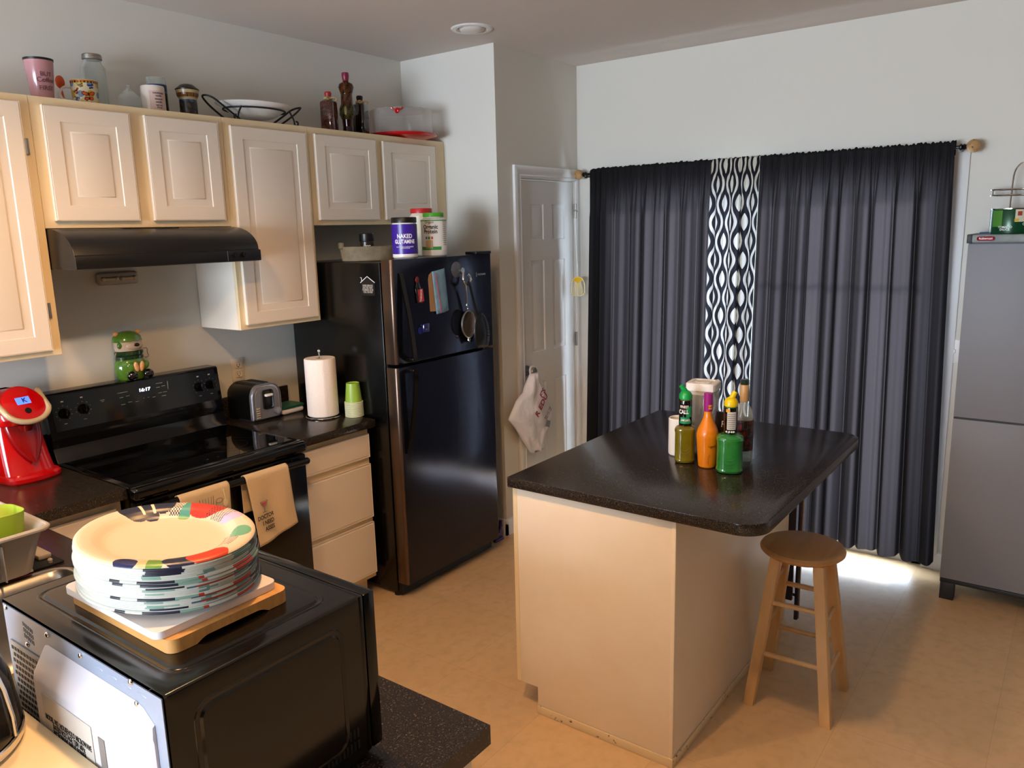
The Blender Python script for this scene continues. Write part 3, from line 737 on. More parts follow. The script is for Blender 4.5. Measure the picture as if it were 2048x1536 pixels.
t = thing('plastic_bag', 'white plastic carrier bag with red print hanging from the pantry door knob', 'plastic bag', (2.37, -.745, .46))
obj('bag', S().loft(rows), m_bag, t, ang=3)
obj('handle_loop', S().tube([(2.385, -.745, .935), (2.398, -.728, .965), (2.418, -.722, .984), (2.442, -.722, .984), (2.455, -.73, .962), (2.44, -.745, .935)], .007, smooth=2), m_bag, t, ang=3)
b3 = Vector((.72, 0, -.69)).normalized(); b4 = Vector((.69, 0, .72)).normalized()
text("R EDU", .055, 'lettering', m_bagp, t, (2.40, -.808, .765), tuple(b4), tuple(-b3), bold=.03)
text("F'S", .05, 'lettering', m_bagp, t, (2.415, -.806, .835), tuple(b4), tuple(-b3), bold=.03)
text("REUSE ME\nRECYCLE", .020, 'lettering', m_bagd, t, (2.47, -.806, .70), tuple(b4), tuple(-b3))
bc = S()
for k in range(7): bc.xf(Matrix.Identity(4)).box(-.022+.0065*k, -.0185+.0065*k, -.0005, 0, -.02, .02)
bc.xf(Matrix.Translation((2.475, -.800, .635)) @ Matrix.Rotation(.35, 4, 'Y'))
obj('barcode', bc, m_bagd, t)

# ================================================================ ON TOP OF THE WALL CABINETS
CT = ZT
def ca(x, y, d=0): return view_ang(x, y)+d
t = thing('travel_mug', 'pink tumbler mug with dark rim, leftmost on top of the wall cabinets', 'mug', (.118, -.16, CT))
m_pink = M('pink_glaze', '#b88488', .18, coat=.3)
obj('body', S().lathe([(0, 0), (.034, 0), (.036, .004), (.049, .150), (.049, .153), (.046, .153), (.034, .008), (0, .006)], (.118, -.16, CT)), m_pink, t)
obj('rim_band', S().lathe([(.0495, .148), (.050, .156), (.046, .156), (.046, .150)], (.118, -.16, CT)), m_blks, t)
obj('handle', S().tube([(.150, -.125, CT+.115), (.160, -.112, CT+.115), (.163, -.108, CT+.08), (.158, -.112, CT+.045), (.146, -.128, CT+.045)], .006, smooth=2), m_pink, t)
for tx, zz, sz in (('BUT', .098, .022), ('Coffee', .078, .024), ('FIRST', .050, .022)):
    text(tx, sz, 'lettering', M('mug_print', '#6d4248', .4), t, (0, 0, CT+zz), (1, 0, 0), (0, 0, 1), cyl=(.118, -.16, .0345+.0133*zz/.15+.0016, ca(.118, -.16, .45)), bold=.01)

def printed(sh_rows, cx, cy, fn, n=140, nz=46, close=True):
    """surface of revolution with a colour print: sh_rows profile, fn(angle, height)->colour"""
    bm = bmesh.new(); lay = bm.loops.layers.color.new('print'); V = []
    prof = []
    for (r0, z0), (r1, z1) in zip(sh_rows, sh_rows[1:]):
        m_ = max(1, int(nz*math.hypot(r1-r0, z1-z0)/.1))
        for k in range(m_): prof.append((r0+(r1-r0)*k/m_, z0+(z1-z0)*k/m_))
    prof.append(sh_rows[-1])
    for r, z in prof: V.append([bm.verts.new((cx+r*math.cos(2*PI*k/n), cy+r*math.sin(2*PI*k/n), z)) for k in range(n)])
    for j in range(len(prof)-1):
        for k in range(n):
            f = bm.faces.new((V[j][k], V[j][(k+1) % n], V[j+1][(k+1) % n], V[j+1][k]))
            c = hx(fn(2*PI*(k+.5)/n, (prof[j][1]+prof[j+1][1])/2))
            for l in f.loops: l[lay] = c
    return bm
fa = ca(.275, -.16)
def wrapa(a): return (a+PI) % (2*PI)-PI
def butterfly(a, z):
    x = wrapa(a-fa)*.047; zz = z-CT
    if zz > .088: return '#d9ae2a' if math.sin(a*26) > -.2 or zz > .094 else '#3c2c14'
    def wing(cx, cz, s, body, w1, w2, ang):
        dx, dz = (x-cx)/s, (zz-cz)/s; q = dx*math.cos(ang)+dz*math.sin(ang); r = -dx*math.sin(ang)+dz*math.cos(ang)
        q = abs(q)
        if q < .06 and abs(r) < .5: return body
        e1 = ((q-.48)/.46)**2+((r-.26-.25*q)/.30)**2; e2 = ((q-.34)/.32)**2+((r+.32)/.28)**2
        for e in (e1, e2):
            if e < 1: return body if e > .72 or (int(q*14) % 4 == 0 and e > .3) else (w1 if e > .35 else w2)
    for args in ((.012, .038, .026, '#2a170a', '#d9741a', '#e89a2a', .05), (-.03, .055, .014, '#2a3320', '#c26a4a', '#d8895f', .5), (.022, .074, .013, '#1f2c55', '#3c5aa8', '#5d7cc4', .2), (-.012, .076, .010, '#33402a', '#8a6f4a', '#b08f60', .4), (-.034, .028, .013, '#3b4f78', '#7ea0c8', '#a8c4dc', -.3)):
        c = wing(*args)
        if c: return c
    n = math.sin(x*90+3)*math.sin(zz*80+1)
    return '#ddc94a' if n > .45 else ('#9fb9cf' if n < -.6 else '#e9e2cc')
bm = printed([(.030, CT+.001), (.040, CT+.004), (.046, CT+.03), (.0485, CT+.098)], .275, -.16, butterfly)
t = thing('coffee_mug', 'white mug with orange butterfly print and yellow rim on the wall cabinets', 'mug', (.275, -.16, CT))
obj('body', bm, vcol('butterfly_glaze', .2), t, ang=2)
obj('inside', S().lathe([(.0485, .098), (.0475, .099), (.044, .06), (.036, .008), (0, .006)], (.275, -.16, CT)), m_white, t)
obj('handle', S().tube([(.234, -.135, CT+.075), (.215, -.125, CT+.078), (.198, -.115, CT+.055), (.207, -.12, CT+.028), (.232, -.135, CT+.022)], .005, smooth=2), m_white, t)
t = thing('plastic_spoon', 'orange plastic spoon leaning behind the butterfly mug', 'spoon', (.225, -.09, CT))
obj('bowl', S().sph((.2188, -.09, CT+.098), .018, (1, .35, 1.35)), M('orange_plastic', '#d8521c', .3), t)
obj('handle', S().tube([(.2195, -.088, CT+.078), (.226, -.09, CT+.03), (.232, -.092, CT+.003)], .0045), bpy.data.materials['orange_plastic'], t)

m_clr = clear('clear_glass', '#dfe6e4', (.93, .95, .94, 1))
m_plc = clear('clear_plastic', '#ece9e4', (.90, .89, .87, 1), mixf=.16, rough=.15)
t = thing('mason_jar', 'clear glass mason jar with grey metal lid behind the butterfly mug', 'jar', (.352, -.09, CT))
obj('glass', S().lathe([(0, .004), (.036, .003), (.042, .010), (.043, .160), (.041, .170), (.032, .182), (.030, .197), (.028, .197), (.030, .182), (.039, .168), (.041, .16), (.040, .012), (.034, .006), (0, .007)], (.352, -.09, CT), sq=2.6), m_clr, t)
obj('lid', S().lathe([(0, .217), (.034, .217), (.036, .214), (.036, .209), (.037, .208), (.037, .198), (.034, .196), (0, .196)], (.352, -.09, CT), rip=lambda a, z: .01*math.sin(a*40)), m_steel, t)
t = thing('glass_cloche', 'small clear glass house-shaped cover with knob between mug and candles', 'glass cover', (.448, -.16, CT))
obj('glass', S().lathe([(.049, 0), (.049, .055), (.045, .060), (.008, .092), (.004, .096), (.008, .101), (.006, .108), (0, .109)], (.448, -.16, CT), n=6), m_clr, t, ang=.4)
t = thing('jar_candle', 'white jar candle with printed pink label on the wall cabinets', 'candle', (.545, -.17, CT))
m_cnd = M('candle_white', '#e2d5c9', .3); m_lab = M('label_blush', '#d6b9ad', .6)
obj('jar', S().lathe([(0, 0), (.043, 0), (.046, .004), (.046, .108), (.044, .112), (.041, .112), (.041, .09), (0, .088)], (.545, -.17, CT)), m_cnd, t)
A = ca(.545, -.17)
obj('label', disc_label(S(), .545, -.17, .046, A-.3, A+1.2, CT+.012, CT+.090), m_lab, t)
for k, zz in enumerate((.080, .070, .058, .046, .034, .024)): text(('TAHITIAN', 'vanilla', 'scented', 'candle', 'net wt', '14 oz')[k], .010, 'lettering', m_bagd, t, (0, 0, CT+zz), (1, 0, 0), (0, 0, 1), cyl=(.545, -.17, .0475, A+.45))
t = thing('glass_candle', 'tall glass candle with blue seaside wrap behind the white jar candle', 'candle', (.612, -.09, CT))
obj('glass', S().lathe([(0, .002), (.036, .002), (.039, .006), (.039, .164), (.037, .164), (.037, .012), (0, .01)], (.612, -.09, CT)), m_clr, t)
def sea(a, z):
    h = z-CT; n = math.sin(a*9)*math.sin(h*160+a*3)
    return '#5c82ad' if h > .11+.004*math.sin(a*6) else ('#9fb3c2' if h > .10 else ('#3f4a50' if n > 0 else '#6a6a66'))
obj('wrap', printed([(.0398, CT+.008), (.0398, CT+.135)], .612, -.09, sea, n=60), vcol('sea_wrap'), t)
t = thing('beer_stein', 'lidded ceramic stein with scenic blue band and flared rim on the wall cabinets', 'stein', (.708, -.16, CT))
def st(a, z):
    h = z-CT; n = math.sin(a*7+h*60)*math.sin(h*130+a)
    if h > .105: return '#d9cdb2'
    if h > .088: return '#7b4a22' if math.sin(a*40) > -.3 else '#c9a468'
    if h > .078: return '#d6ccb4'
    if h > .068: return '#56749c' if n > -.3 else '#8fa2b4'
    return '#5e5a50' if n > .1 else ('#8d826a' if n < -.4 else '#3d4148')
obj('body', printed([(.034, CT), (.036, CT+.004), (.036, CT+.082), (.044, CT+.095), (.047, CT+.116), (.045, CT+.120)], .708, -.16, st, n=90), vcol('stein_print', .3), t)
obj('lid', S().lathe([(.048, .117), (.049, .121), (.036, .132), (.026, .140), (.012, .143), (0, .144)], (.708, -.16, CT)), m_dsteel, t)
# bowl in wire rack
t = thing('serving_bowl', 'white oval serving bowl resting in the black wire rack', 'bowl', (1.035, -.17, CT))
obj('bowl', S().lathe([(0, .030), (.07, .031), (.10, .040), (.15, .072), (.182, .086), (.187, .090), (.182, .092), (.146, .079), (.095, .046), (0, .036)], (1.035, -.17, CT), sy=.72), m_white, t)
t = thing('wire_rack', 'black wire bowl stand with looped handles on the wall cabinets', 'wire rack', (1.035, -.17, CT))
wr = []
obj('ring', S().tube([(1.035+.150*math.cos(a), -.17+.110*math.sin(a), CT+.066) for a in [k*2*PI/40 for k in range(40)]], .004, closed=True), m_blkm, t)
for sx_ in (-1, 1):
    hx0 = 1.035+sx_*.14
    pts_ = [(hx0-sx_*.04, -.215, CT+.006), (hx0+sx_*.05, -.215, CT+.062), (hx0+sx_*.100, -.205, CT+.100), (hx0+sx_*.122, -.17, CT+.108), (hx0+sx_*.100, -.135, CT+.100), (hx0+sx_*.05, -.125, CT+.062), (hx0-sx_*.04, -.125, CT+.006)]
    obj('handle', S().tube(pts_, .0045, smooth=2), m_blkm, t)
    obj('foot', S().tube([(hx0-sx_*.01, -.255, CT+.066), (hx0+sx_*.012, -.257, CT+.03), (hx0+sx_*.012, -.258, CT+.006), (hx0+sx_*.03, -.258, CT+.005), (hx0+sx_*.034, -.258, CT+.022), (hx0+sx_*.022, -.258, CT+.026)], .004, smooth=2), m_blkm, t)
# decorative bottles
m_red_b = M('red_wax', '#b5302c', .35); m_mag = M('maroon_wax', '#7d1838', .35); m_raf = M('raffia', '#c9b07e', .8)
m_spice = M('bottled_chilli', '#3c1d12', .12, coat=1, noise=(90, '#6b2f1c', I3, .45, .6)); m_spice2 = M('bottled_balsamic', '#1e0e0c', .1, coat=1)
def layered(a, z):
    h = z-CT; n = math.sin(a*11+h*210)*math.sin(h*330+a*5)
    if h < .075: return '#7a1712' if n > -.2 else '#4a0c0c'
    if h < .14: return '#8c8148' if n > 0 else '#5c5a2c'
    return '#a8762a' if n > .2 else '#6d4a1a'
def deco(x, y, hgt, mat, capm, label, sq=5):
    t = thing('decorative_bottle', label, 'bottle', (x, y, CT), 'decorative oil bottles on the wall cabinets')
    obj('glass', S().lathe([(0, 0), (.034, 0), (.036, .004), (.036, hgt-.055), (.033, hgt-.048), (.018, hgt-.038), (.013, hgt-.034), (.013, hgt-.02), (0, hgt-.02)], (x, y, CT), sq=sq, ang=.35), mat, t)
    obj('cap', S().lathe([(.014, hgt-.026), (.016, hgt-.018), (.018, hgt-.008), (.015, hgt), (0, hgt+.001)], (x, y, CT)), capm, t)
    obj('raffia_tie', S().lathe([(.014, hgt-.040), (.021, hgt-.036), (.020, hgt-.028), (.015, hgt-.025)], (x, y, CT), rip=lambda a, z: .15*math.sin(a*5)).tube([(x-.012, y-.022, CT+hgt-.034), (x-.030, y-.030, CT+hgt-.028), (x-.044, y-.03, CT+hgt-.036), (x-.028, y-.032, CT+hgt-.042), (x-.010, y-.024, CT+hgt-.036)], .0038, smooth=1).tube([(x-.010, y-.024, CT+hgt-.034), (x+.014, y-.036, CT+hgt-.028), (x+.030, y-.034, CT+hgt-.034), (x+.020, y-.03, CT+hgt-.044)], .0038, smooth=1), m_raf, t)
    return t
deco(1.488, -.16, .205, m_spice, m_red_b, 'square bottle of dark chilli with red cap and raffia, left of the tall bottle')
deco(1.712, -.15, .212, m_spice2, m_blks, 'square bottle of dark vinegar with black cap and raffia, right of the tall bottle')
t = thing('decorative_bottle', 'tall curvy bottle of layered spices with maroon cap between two square bottles', 'bottle', (1.585, -.19, CT), 'decorative oil bottles on the wall cabinets')
zz = lambda r, h: (r, CT+h)
obj('glass', printed([zz(.024, 0), zz(.030, .006), zz(.027, .04), zz(.030, .075), zz(.041, .10), zz(.040, .13), zz(.030, .155), zz(.029, .20), zz(.039, .235), zz(.034, .25), zz(.015, .262), zz(.012, .27)], 1.585, -.19, layered, n=60), vcol('layered_spices', .12), t)
obj('medallion', S().sph((1.585-.034, -.19-.026, CT+.115), .022, (.35, .35, 1)), M('medallion', '#7d7445', .3), t)
obj('cap', S().lathe([(.013, .264), (.016, .27), (.019, .29), (.017, .305), (0, .308)], (1.585, -.19, CT)), m_mag, t)
# cake carrier
t = thing('cake_carrier', 'round cake carrier with clear dome and red base at the right end of the cabinets', 'cake carrier', (1.968, -.20, CT))
obj('base', S().lathe([(0, .0), (.13, 0), (.192, .014), (.198, .020), (.196, .028), (.17, .022), (0, .02)], (1.968, -.20, CT)), m_red, t)
obj('dome', S().lathe([(.166, .024), (.170, .03), (.172, .148), (.168, .156), (.16, .158), (0, .160)], (1.968, -.20, CT)), m_plc, t)
A = ca(1.968, -.20, -.12); px_, py_ = 1.968+.174*math.cos(A), -.20+.174*math.sin(A); tx_, ty_ = -math.sin(A), math.cos(A)
obj('latch', S().tube([(px_-tx_*.03, py_-ty_*.03, CT+.152), (px_-tx_*.024, py_-ty_*.024, CT+.142), (px_+tx_*.024, py_+ty_*.024, CT+.142), (px_+tx_*.03, py_+ty_*.03, CT+.152)], .004).sph((px_, py_, CT+.135), .015, (.5, 1, 1)), m_red, t)

# ================================================================ ON THE RANGE AND WALL COUNTER
# ceramic bear jar on the backguard
JX, JY, JZ = .378, -.052, 1.192
t = thing('cookie_jar', 'green ceramic animal jar with pink snout and black boots on the range backguard', 'cookie jar', (JX, JY, JZ))
m_grn = M('green_glaze', '#5f8a2e', .15, coat=.6, noise=(22, '#426b22', I3, .4, .7)); m_drk = M('dark_green_glaze', '#1d3a1c', .1, coat=.8)
m_face = M('blush_glaze', '#cbb096', .18, coat=.5); m_bootm = M('black_glaze', '#0c0808', .08, coat=1); m_ora = M('peach_glaze', '#e0a268', .25, coat=.4)
obj('body', S().lathe([(0, 0), (.046, 0), (.052, .01), (.056, .045), (.053, .075), (.046, .087), (0, .088)], (JX, JY, JZ), sy=.85), m_grn, t)
obj('collar', S().lathe([(.044, .086), (.051, .090), (.051, .100), (.046, .104), (.051, .108), (.052, .120), (.046, .125), (0, .125)], (JX, JY, JZ), sy=.85), m_drk, t)
hd = obj('head', S().lathe([(0, .121), (.046, .122), (.050, .135), (.050, .160), (.045, .180), (.032, .194), (0, .200)], (JX, JY, JZ), sy=.85), m_face, t)
obj('cap', S().lathe([(.0530, .163), (.049, .184), (.034, .200), (.015, .207), (0, .208)], (JX, JY+.004, JZ), sy=.88), m_grn, hd)
obj('snout', S().sph((JX+.006, JY-.040, JZ+.147), .024, (1.3, .5, .75)), m_face, hd)
obj('nose', S().sph((JX+.010, JY-.052, JZ+.150), .009, (1.2, .5, .85)), m_bootm, hd)
for a in (-1, 1):
    obj('ear', S().sph((JX+a*.040, JY, JZ+.198), .010, (1, .7, 1)), m_ora, hd)
    obj('boot', S().sph((JX+.012+a*.030, JY-.050, JZ+.020), .020, (.95, .8, 1.05)), m_bootm, t)
    obj('arm', S().sph((JX+.010+a*.026, JY-.042, JZ+.058), .019, (.75, .55, 1.05), rot=(a*.35, 'Y')), m_grn, t)
    obj('hand', S().sph((JX+.010+a*.010, JY-.050, JZ+.056), .013, (.7, .6, 1.7), rot=(a*.15, 'Y')), m_ora, t)
obj('cheek_patch', S().sph((JX-.040, JY-.022, JZ+.150), .013, (.7, .7, 1.1)), m_grn, hd)
obj('wire_bail', S().tube([(JX+.048, JY-.01, JZ+.125), (JX+.062, JY-.02, JZ+.128), (JX+.060, JY-.018, JZ+.105), (JX+.066, JY-.02, JZ+.09), (JX+.052, JY-.012, JZ+.085)], .0018, smooth=1).tube([(JX-.048, JY-.01, JZ+.125), (JX-.058, JY-.015, JZ+.11), (JX-.056, JY-.012, JZ+.09), (JX-.052, JY-.012, JZ+.085)], .0018, smooth=1), m_nick, t)

t.scale = (1.18, 1, 1)
# red single-cup coffee maker; built facing -y about the origin, then turned
t = thing('coffee_maker', 'red pod coffee maker with cream trim and small lit blue screen beside the range', 'coffee maker', (-.145, -.185, .9145))
t.location = (0, 0, 0)
def sec(hw, yf, yb, z, r=.03, n=5):   # rounded section, wide front curve
    P = []
    for k in range(13):
        a = PI+PI*k/12; P.append((hw*math.cos(a), yf+.045+.045*math.sin(a), z))
    P += [(hw, yb-r, z), (hw-.3*r, yb-.3*r, z), (hw-r, yb, z), (-hw+r, yb, z), (-hw+.3*r, yb-.3*r, z), (-hw, yb-r, z)]
    return P
obj('base', S().loft([sec(.098, -.150, .12, 0), sec(.100, -.154, .12, .006), sec(.100, -.154, .12, .020), sec(.096, -.146, .12, .028), sec(.080, -.120, .12, .030)]), m_red, t)
obj('column', S().loft([sec(.094, -.118, .12, .028), sec(.090, -.100, .12, .08), sec(.085, -.082, .12, .15), sec(.081, -.070, .12, .22), sec(.080, -.07, .12, .27)]), m_red, t)
obj('cup_recess_shade', S().grid(lambda u, v: (.068*math.sin(PI*(u-.5))*math.sin(PI/2*(.02+.98*v))**.6, -.060-.027*math.cos(PI*(u-.5))**.8*1-.030*(1-v)-.0035-.010*(1-v), .070+.150*v), 20, 12, .0015), m_redd, t)  # no real hollow: darker red patch on the column paints the recess shade
hd_ = obj('brew_head', S().loft([sec(.070, -.085, .11, .212), sec(.083, -.118, .11, .222), sec(.088, -.128, .115, .245), sec(.086, -.108, .118, .285), sec(.078, -.060, .115, .320), sec(.060, -.01, .10, .336), sec(.03, .03, .07, .341)]), m_red, t)
def headpt(a, q):   # point on slanted front lid
    return None
n_ = Vector((0, -.80, .60)).normalized(); u_ = Vector((1, 0, 0)); v_ = Vector((0, .60, .80)).normalized()
c_ = Vector((0, -.104, .284))
ringp = []
for k in range(41):
    a = -PI*.06-PI*.88*k/40
    ringp.append(c_+u_*(.083*math.cos(a))+v_*(.062*math.sin(a)-.006)+n_*.006)
ringp = [c_+u_*.088+v_*.075-n_*.022]+ringp+[c_-u_*.088+v_*.075-n_*.022]
obj('lid_trim', S().tube(ringp, .0105, n=12, smooth=1), M('champagne_plastic', '#cdbb96', .3, metal=.25), hd_)
obj('lid_face', S().loft([[tuple(c_+u_*(s_*.080*math.cos(2*PI*k/32))+v_*(.060*s_*math.sin(2*PI*k/32)+(.030*s_ if math.sin(2*PI*k/32) > 0 else 0)*math.sin(2*PI*k/32))+n_*d) for k in range(32)] for s_, d in ((1, -.012), (1, .004), (.9, .008))]), m_red, hd_)
scr = obj('screen', S().loft([[tuple(c_+u_*x+v_*y+n_*d) for x, y in ((-.026, .008), (.026, .008), (.026, .038), (-.026, .038))] for d in (.006, .0095)]), M('lcd_blue', '#4b78ff', .3, emit='#5a86ff', es=1.3), hd_)
text('K', .026, 'screen_icon', M('lcd_ink', '#16209a', .4), scr, tuple(c_+v_*.023+n_*.0102+u_*.004), tuple(u_), tuple(v_), bold=.03)
obj('power_button', S().cyl(c_-v_*.022+n_*.006, c_-v_*.022+n_*.011, .012), m_blks, hd_)
obj('spout', S().cyl((0, -.075, .190), (0, -.075, .214), .028, .036), m_redd, t)
t.location = (-.142, -.155, .9145); t.rotation_euler = (0, 0, .12); t.scale = (.94, .94, .97)

# toaster (long side along y, controls towards the room)
TX0, TX1, TY0, TY1, TZ = .842, 1.006, -.232, -.022, .9145
t = thing('toaster', 'black and stainless two-slot toaster beside the range', 'toaster', ((TX0+TX1)/2, -.127, TZ))
m_tst = M('toaster_black', '#1a1816', .3, metal=.6); m_ss = M('toaster_steel', '#c4c2c6', .34, metal=.9); m_sf = M('toaster_face', '#8d8a8e', .38, metal=.6)
hw = (TX1-TX0)/2; cx_ = (TX0+TX1)/2
def tsec(y, s=1, dz=0):
    P = [(cx_-hw*s, y, TZ+.012), (cx_-hw*s, y, TZ+.115)]
    P += [(cx_-hw*s+(.045)*(1-math.cos(a)), y, TZ+.115+(.060-dz)*math.sin(a)) for a in [PI/2*k/6 for k in range(1, 7)]]
    P += [(cx_+hw*s-(.045)*(1-math.cos(a)), y, TZ+.115+(.060-dz)*math.sin(a)) for a in [PI/2*k/6 for k in range(6, 0, -1)]]
    P += [(cx_+hw*s, y, TZ+.115), (cx_+hw*s, y, TZ+.012)]
    return P
obj('body', S().loft([tsec(TY0+.024), tsec(TY1-.02), tsec(TY1, .93, .01)]), m_tst, t)
obj('end_trim', S().loft([tsec(TY0+.012, .94, .006), tsec(TY0+.004, .985, .002), tsec(TY0+.010, 1.02), tsec(TY0+.0235, 1.02)]), m_ss, t)
obj('end_face', S().loft([tsec(TY0+.011, .80, .012), tsec(TY0+.002, .80, .012)]), m_sf, t)
for sx_ in (-.033, .033): obj('slot', S().box(cx_+sx_-.013, cx_+sx_+.013, TY0+.05, TY1-.03, TZ+.172, TZ+.1765), m_slot, t)
obj('lever_slot', S().box(cx_-.026, cx_+.030, TY0-.0005, TY0+.003, TZ+.055, TZ+.150, .012, 3), m_blks, t)
obj('lever', S().box(cx_-.018, cx_+.024, TY0-.018, TY0+.002, TZ+.118, TZ+.130, .004), m_white, t)
obj('browning_dial', S().cyl((cx_+.050, TY0+.003, TZ+.040), (cx_+.050, TY0-.012, TZ+.040), .016).box(cx_+.048, cx_+.052, TY0-.0145, TY0-.011, TZ+.028, TZ+.052), m_ss, t)
for k in range(5): obj('button', S().box(cx_-.064, cx_-.046, TY0-.003, TY0+.003, TZ+.018+.011*k, TZ+.024+.011*k, .001), m_silv, t)
obj('base', S().box(TX0+.006, TX1-.006, TY0+.012, TY1-.008, TZ, TZ+.0125, .003), m_blkm, t)
# small green-lidded tub
t = thing('food_container', 'white container with dark green lid between toaster and paper towels', 'container', (1.085, -.155, .9145))
obj('tub', S().box(1.02, 1.15, -.215, -.105, .9145, .944, .012, 3), m_pe, t)
obj('lid', S().box(1.016, 1.154, -.219, -.101, .9445, .953, .014, 3, vert=True), M('green_lid', '#0e5a3c', .4), t)
# paper towels
PRX, PRY = 1.112, -.405
t = thing('paper_towel_holder', 'chrome wire paper towel stand on the counter beside the lime cups', 'paper towel holder', (PRX, PRY, .9145))
obj('base_ring', S().tube([(PRX+.082*math.cos(a), PRY+.082*math.sin(a), .919) for a in [k*2*PI/36 for k in range(36)]], .0035, closed=True).tube([(PRX-.07, PRY, .919), (PRX+.07, PRY, .919)], .003), m_chr, t)
obj('post', S().tube([(PRX, PRY, .919), (PRX, PRY, 1.222), (PRX-.006, PRY, 1.238), (PRX, PRY, 1.247), (PRX+.006, PRY, 1.238), (PRX, PRY, 1.226)], .003, smooth=1), m_chr, t)
t = thing('paper_towel_roll', 'roll of white embossed paper towels standing on the chrome stand', 'paper towel roll', (PRX, PRY, .924))
ws = lambda a, z: .035*math.exp(-((wrapa(a-ca(PRX, PRY, .15)))/.12)**2)
obj('sheets', S().lathe([(.019, .924), (.070, .924), (.074, .928), (.074, 1.198), (.071, 1.203), (.019, 1.203), (.019, .924)], (PRX, PRY, 0), n=64, rip=ws), m_paper, t)
obj('core', S().lathe([(.0175, .925), (.0188, .925), (.0188, 1.201), (.0175, 1.201), (.0175, .925)], (PRX, PRY, 0)), M('cardboard_core', '#a98457', .8), t)
# lime cups, upside down
CUX, CUY = 1.200, -.528
def cup(i):
    z = .9145+.0068*i
    c = S().lathe([(.0425, z), (.0405, z+.004), (.0315, z+.094), (.0310, z+.096), (.028, z+.092), (0, z+.091)], (CUX, CUY, 0))
    o = obj('paper_cup', c, m_lime, None, loc=(CUX, CUY, z)); tag(o, 'lime green paper cup in the upside-down stack beside the paper towels', 'cup', 'stack of lime paper cups')
    obj('rim', S().lathe([(.0405, z+.0005), (.0445, z+.001), (.0452, z+.003), (.0435, z+.0052), (.0412, z+.0050)], (CUX, CUY, 0)), m_limer, o)
    return o
c0 = cup(0)
for i in range(1, 11):
    c = copytree(c0, (CUX, CUY, .9145+.0068*i))
    if i == 10: c['label'] = 'topmost lime green paper cup of the upside-down stack beside the paper towels'; del c['group']

# dish towels over the oven handle
def towel(x0, x1, xb0, xb1, zb0, zb1, label, m, back, name='dish_towel', yo=0):
    """draped over the oven handle: front fall from z .859 down to zb"""
    t = thing(name, label, 'dish towel', ((x0+x1)/2, -.757, .859))
    def fn(u, v):
        zb = zb0+(zb1-zb0)*u
        if v < .5:   # back fall to top
            q = v/.5; z = back+(.842-back)*q; y = -.722; x = x0+(x1-x0)*u
            return (x, y+.002*math.sin(u*7), z)
        q = (v-.5)/.5
        if q < .3:
            a = PI*q/.3; return (x0+(x1-x0)*u, -.742+.0195*math.cos(a)+.0, .842+.0195*math.sin(a))
        q = (q-.3)/.7; z = .842+(zb-.842)*q; x = x0+(x1-x0)*u+((xb0-x0)*(1-u)+(xb1-x1)*u)*q
        return (x, -.7615-.012*q*math.sin(u*5+.7)**2-.004*math.sin(u*9+q*4)*q, z)
    o = obj('cloth', S().grid(fn, 28, 60, .0025), m, t, ang=3)
    return t
m_tow = M('natural_cotton', '#d9bf98', .9, bump=(300, .4, .002, I3))
t = towel(.137, .342, .150, .335, .60, .61, 'beige dish towel printed with kitchen utensils, left one on the oven handle', m_tow, .68)
m_line = M('fabric_ink', '#77706a', .8); m_ink = M('fabric_ink_black', '#26221f', .8)
yk = -.7735
ut = S().tube([(.205, yk, .828), (.21, yk, .79), (.235, yk, .772), (.26, yk, .79), (.262, yk, .83)], .0012, smooth=2)
for k in range(4): ut.tube([(.217+.012*k, yk, .828), (.220+.010*k, yk, .782)], .0009)
ut.tube([(.236, yk, .772), (.238, yk, .70)], .0012)
ut.tube([(.285+.014*math.cos(a), yk, .805+.009*math.sin(a)) for a in [k*PI/8 for k in range(16)]], .0012, closed=True).tube([(.272, yk, .80), (.268, yk, .74)], .0012)
obj('utensil_print', ut, m_line, t)
obj('spoon_print', S().sph((.312, yk, .79), .010, (1, .12, 1.6)).tube([(.312, yk, .80), (.306, yk, .845)], .003), M('cream_print', '#e6d5b0', .8), t)
obj('dark_print', S().sph((.268, yk-.001, .755), .013, (1.1, .1, .8)).box(.23, .27, yk-.001, yk, .742, .752), m_ink, t)
t = towel(.416, .618, .450, .640, .555, .602, 'beige dish towel with cocktail glass and black lettering, right one on the oven handle', m_tow, .70)
for k, (tx, xx) in enumerate((('DOCTOR', .480), ('I NEED', .488), ('ASSES', .490))): text(tx, .024, 'lettering', m_ink, t, (xx+.003*k, -.776, .680-.026*k), (1, 0, .10), (-.03, 0, 1), bold=.02, sx=.72)
gl = S().tube([(.462, -.7745, .742), (.468, -.7745, .728), (.478, -.7745, .722), (.488, -.7745, .728), (.494, -.7745, .745)], .0012, smooth=1).tube([(.462, -.7745, .742), (.494, -.7745, .745)], .0012).tube([(.478, -.7745, .722), (.479, -.7745, .700)], .0012).tube([(.469, -.7745, .699), (.489, -.7745, .700)], .0014)
obj('glass_print', gl, m_line, t)
obj('drink_print', S().prism([(.466, .739), (.491, .741), (.485, .728), (.478, .724), (.471, .728)], 'y', -.7745, -.7738), M('pink_print', '#c0545c', .8), t)

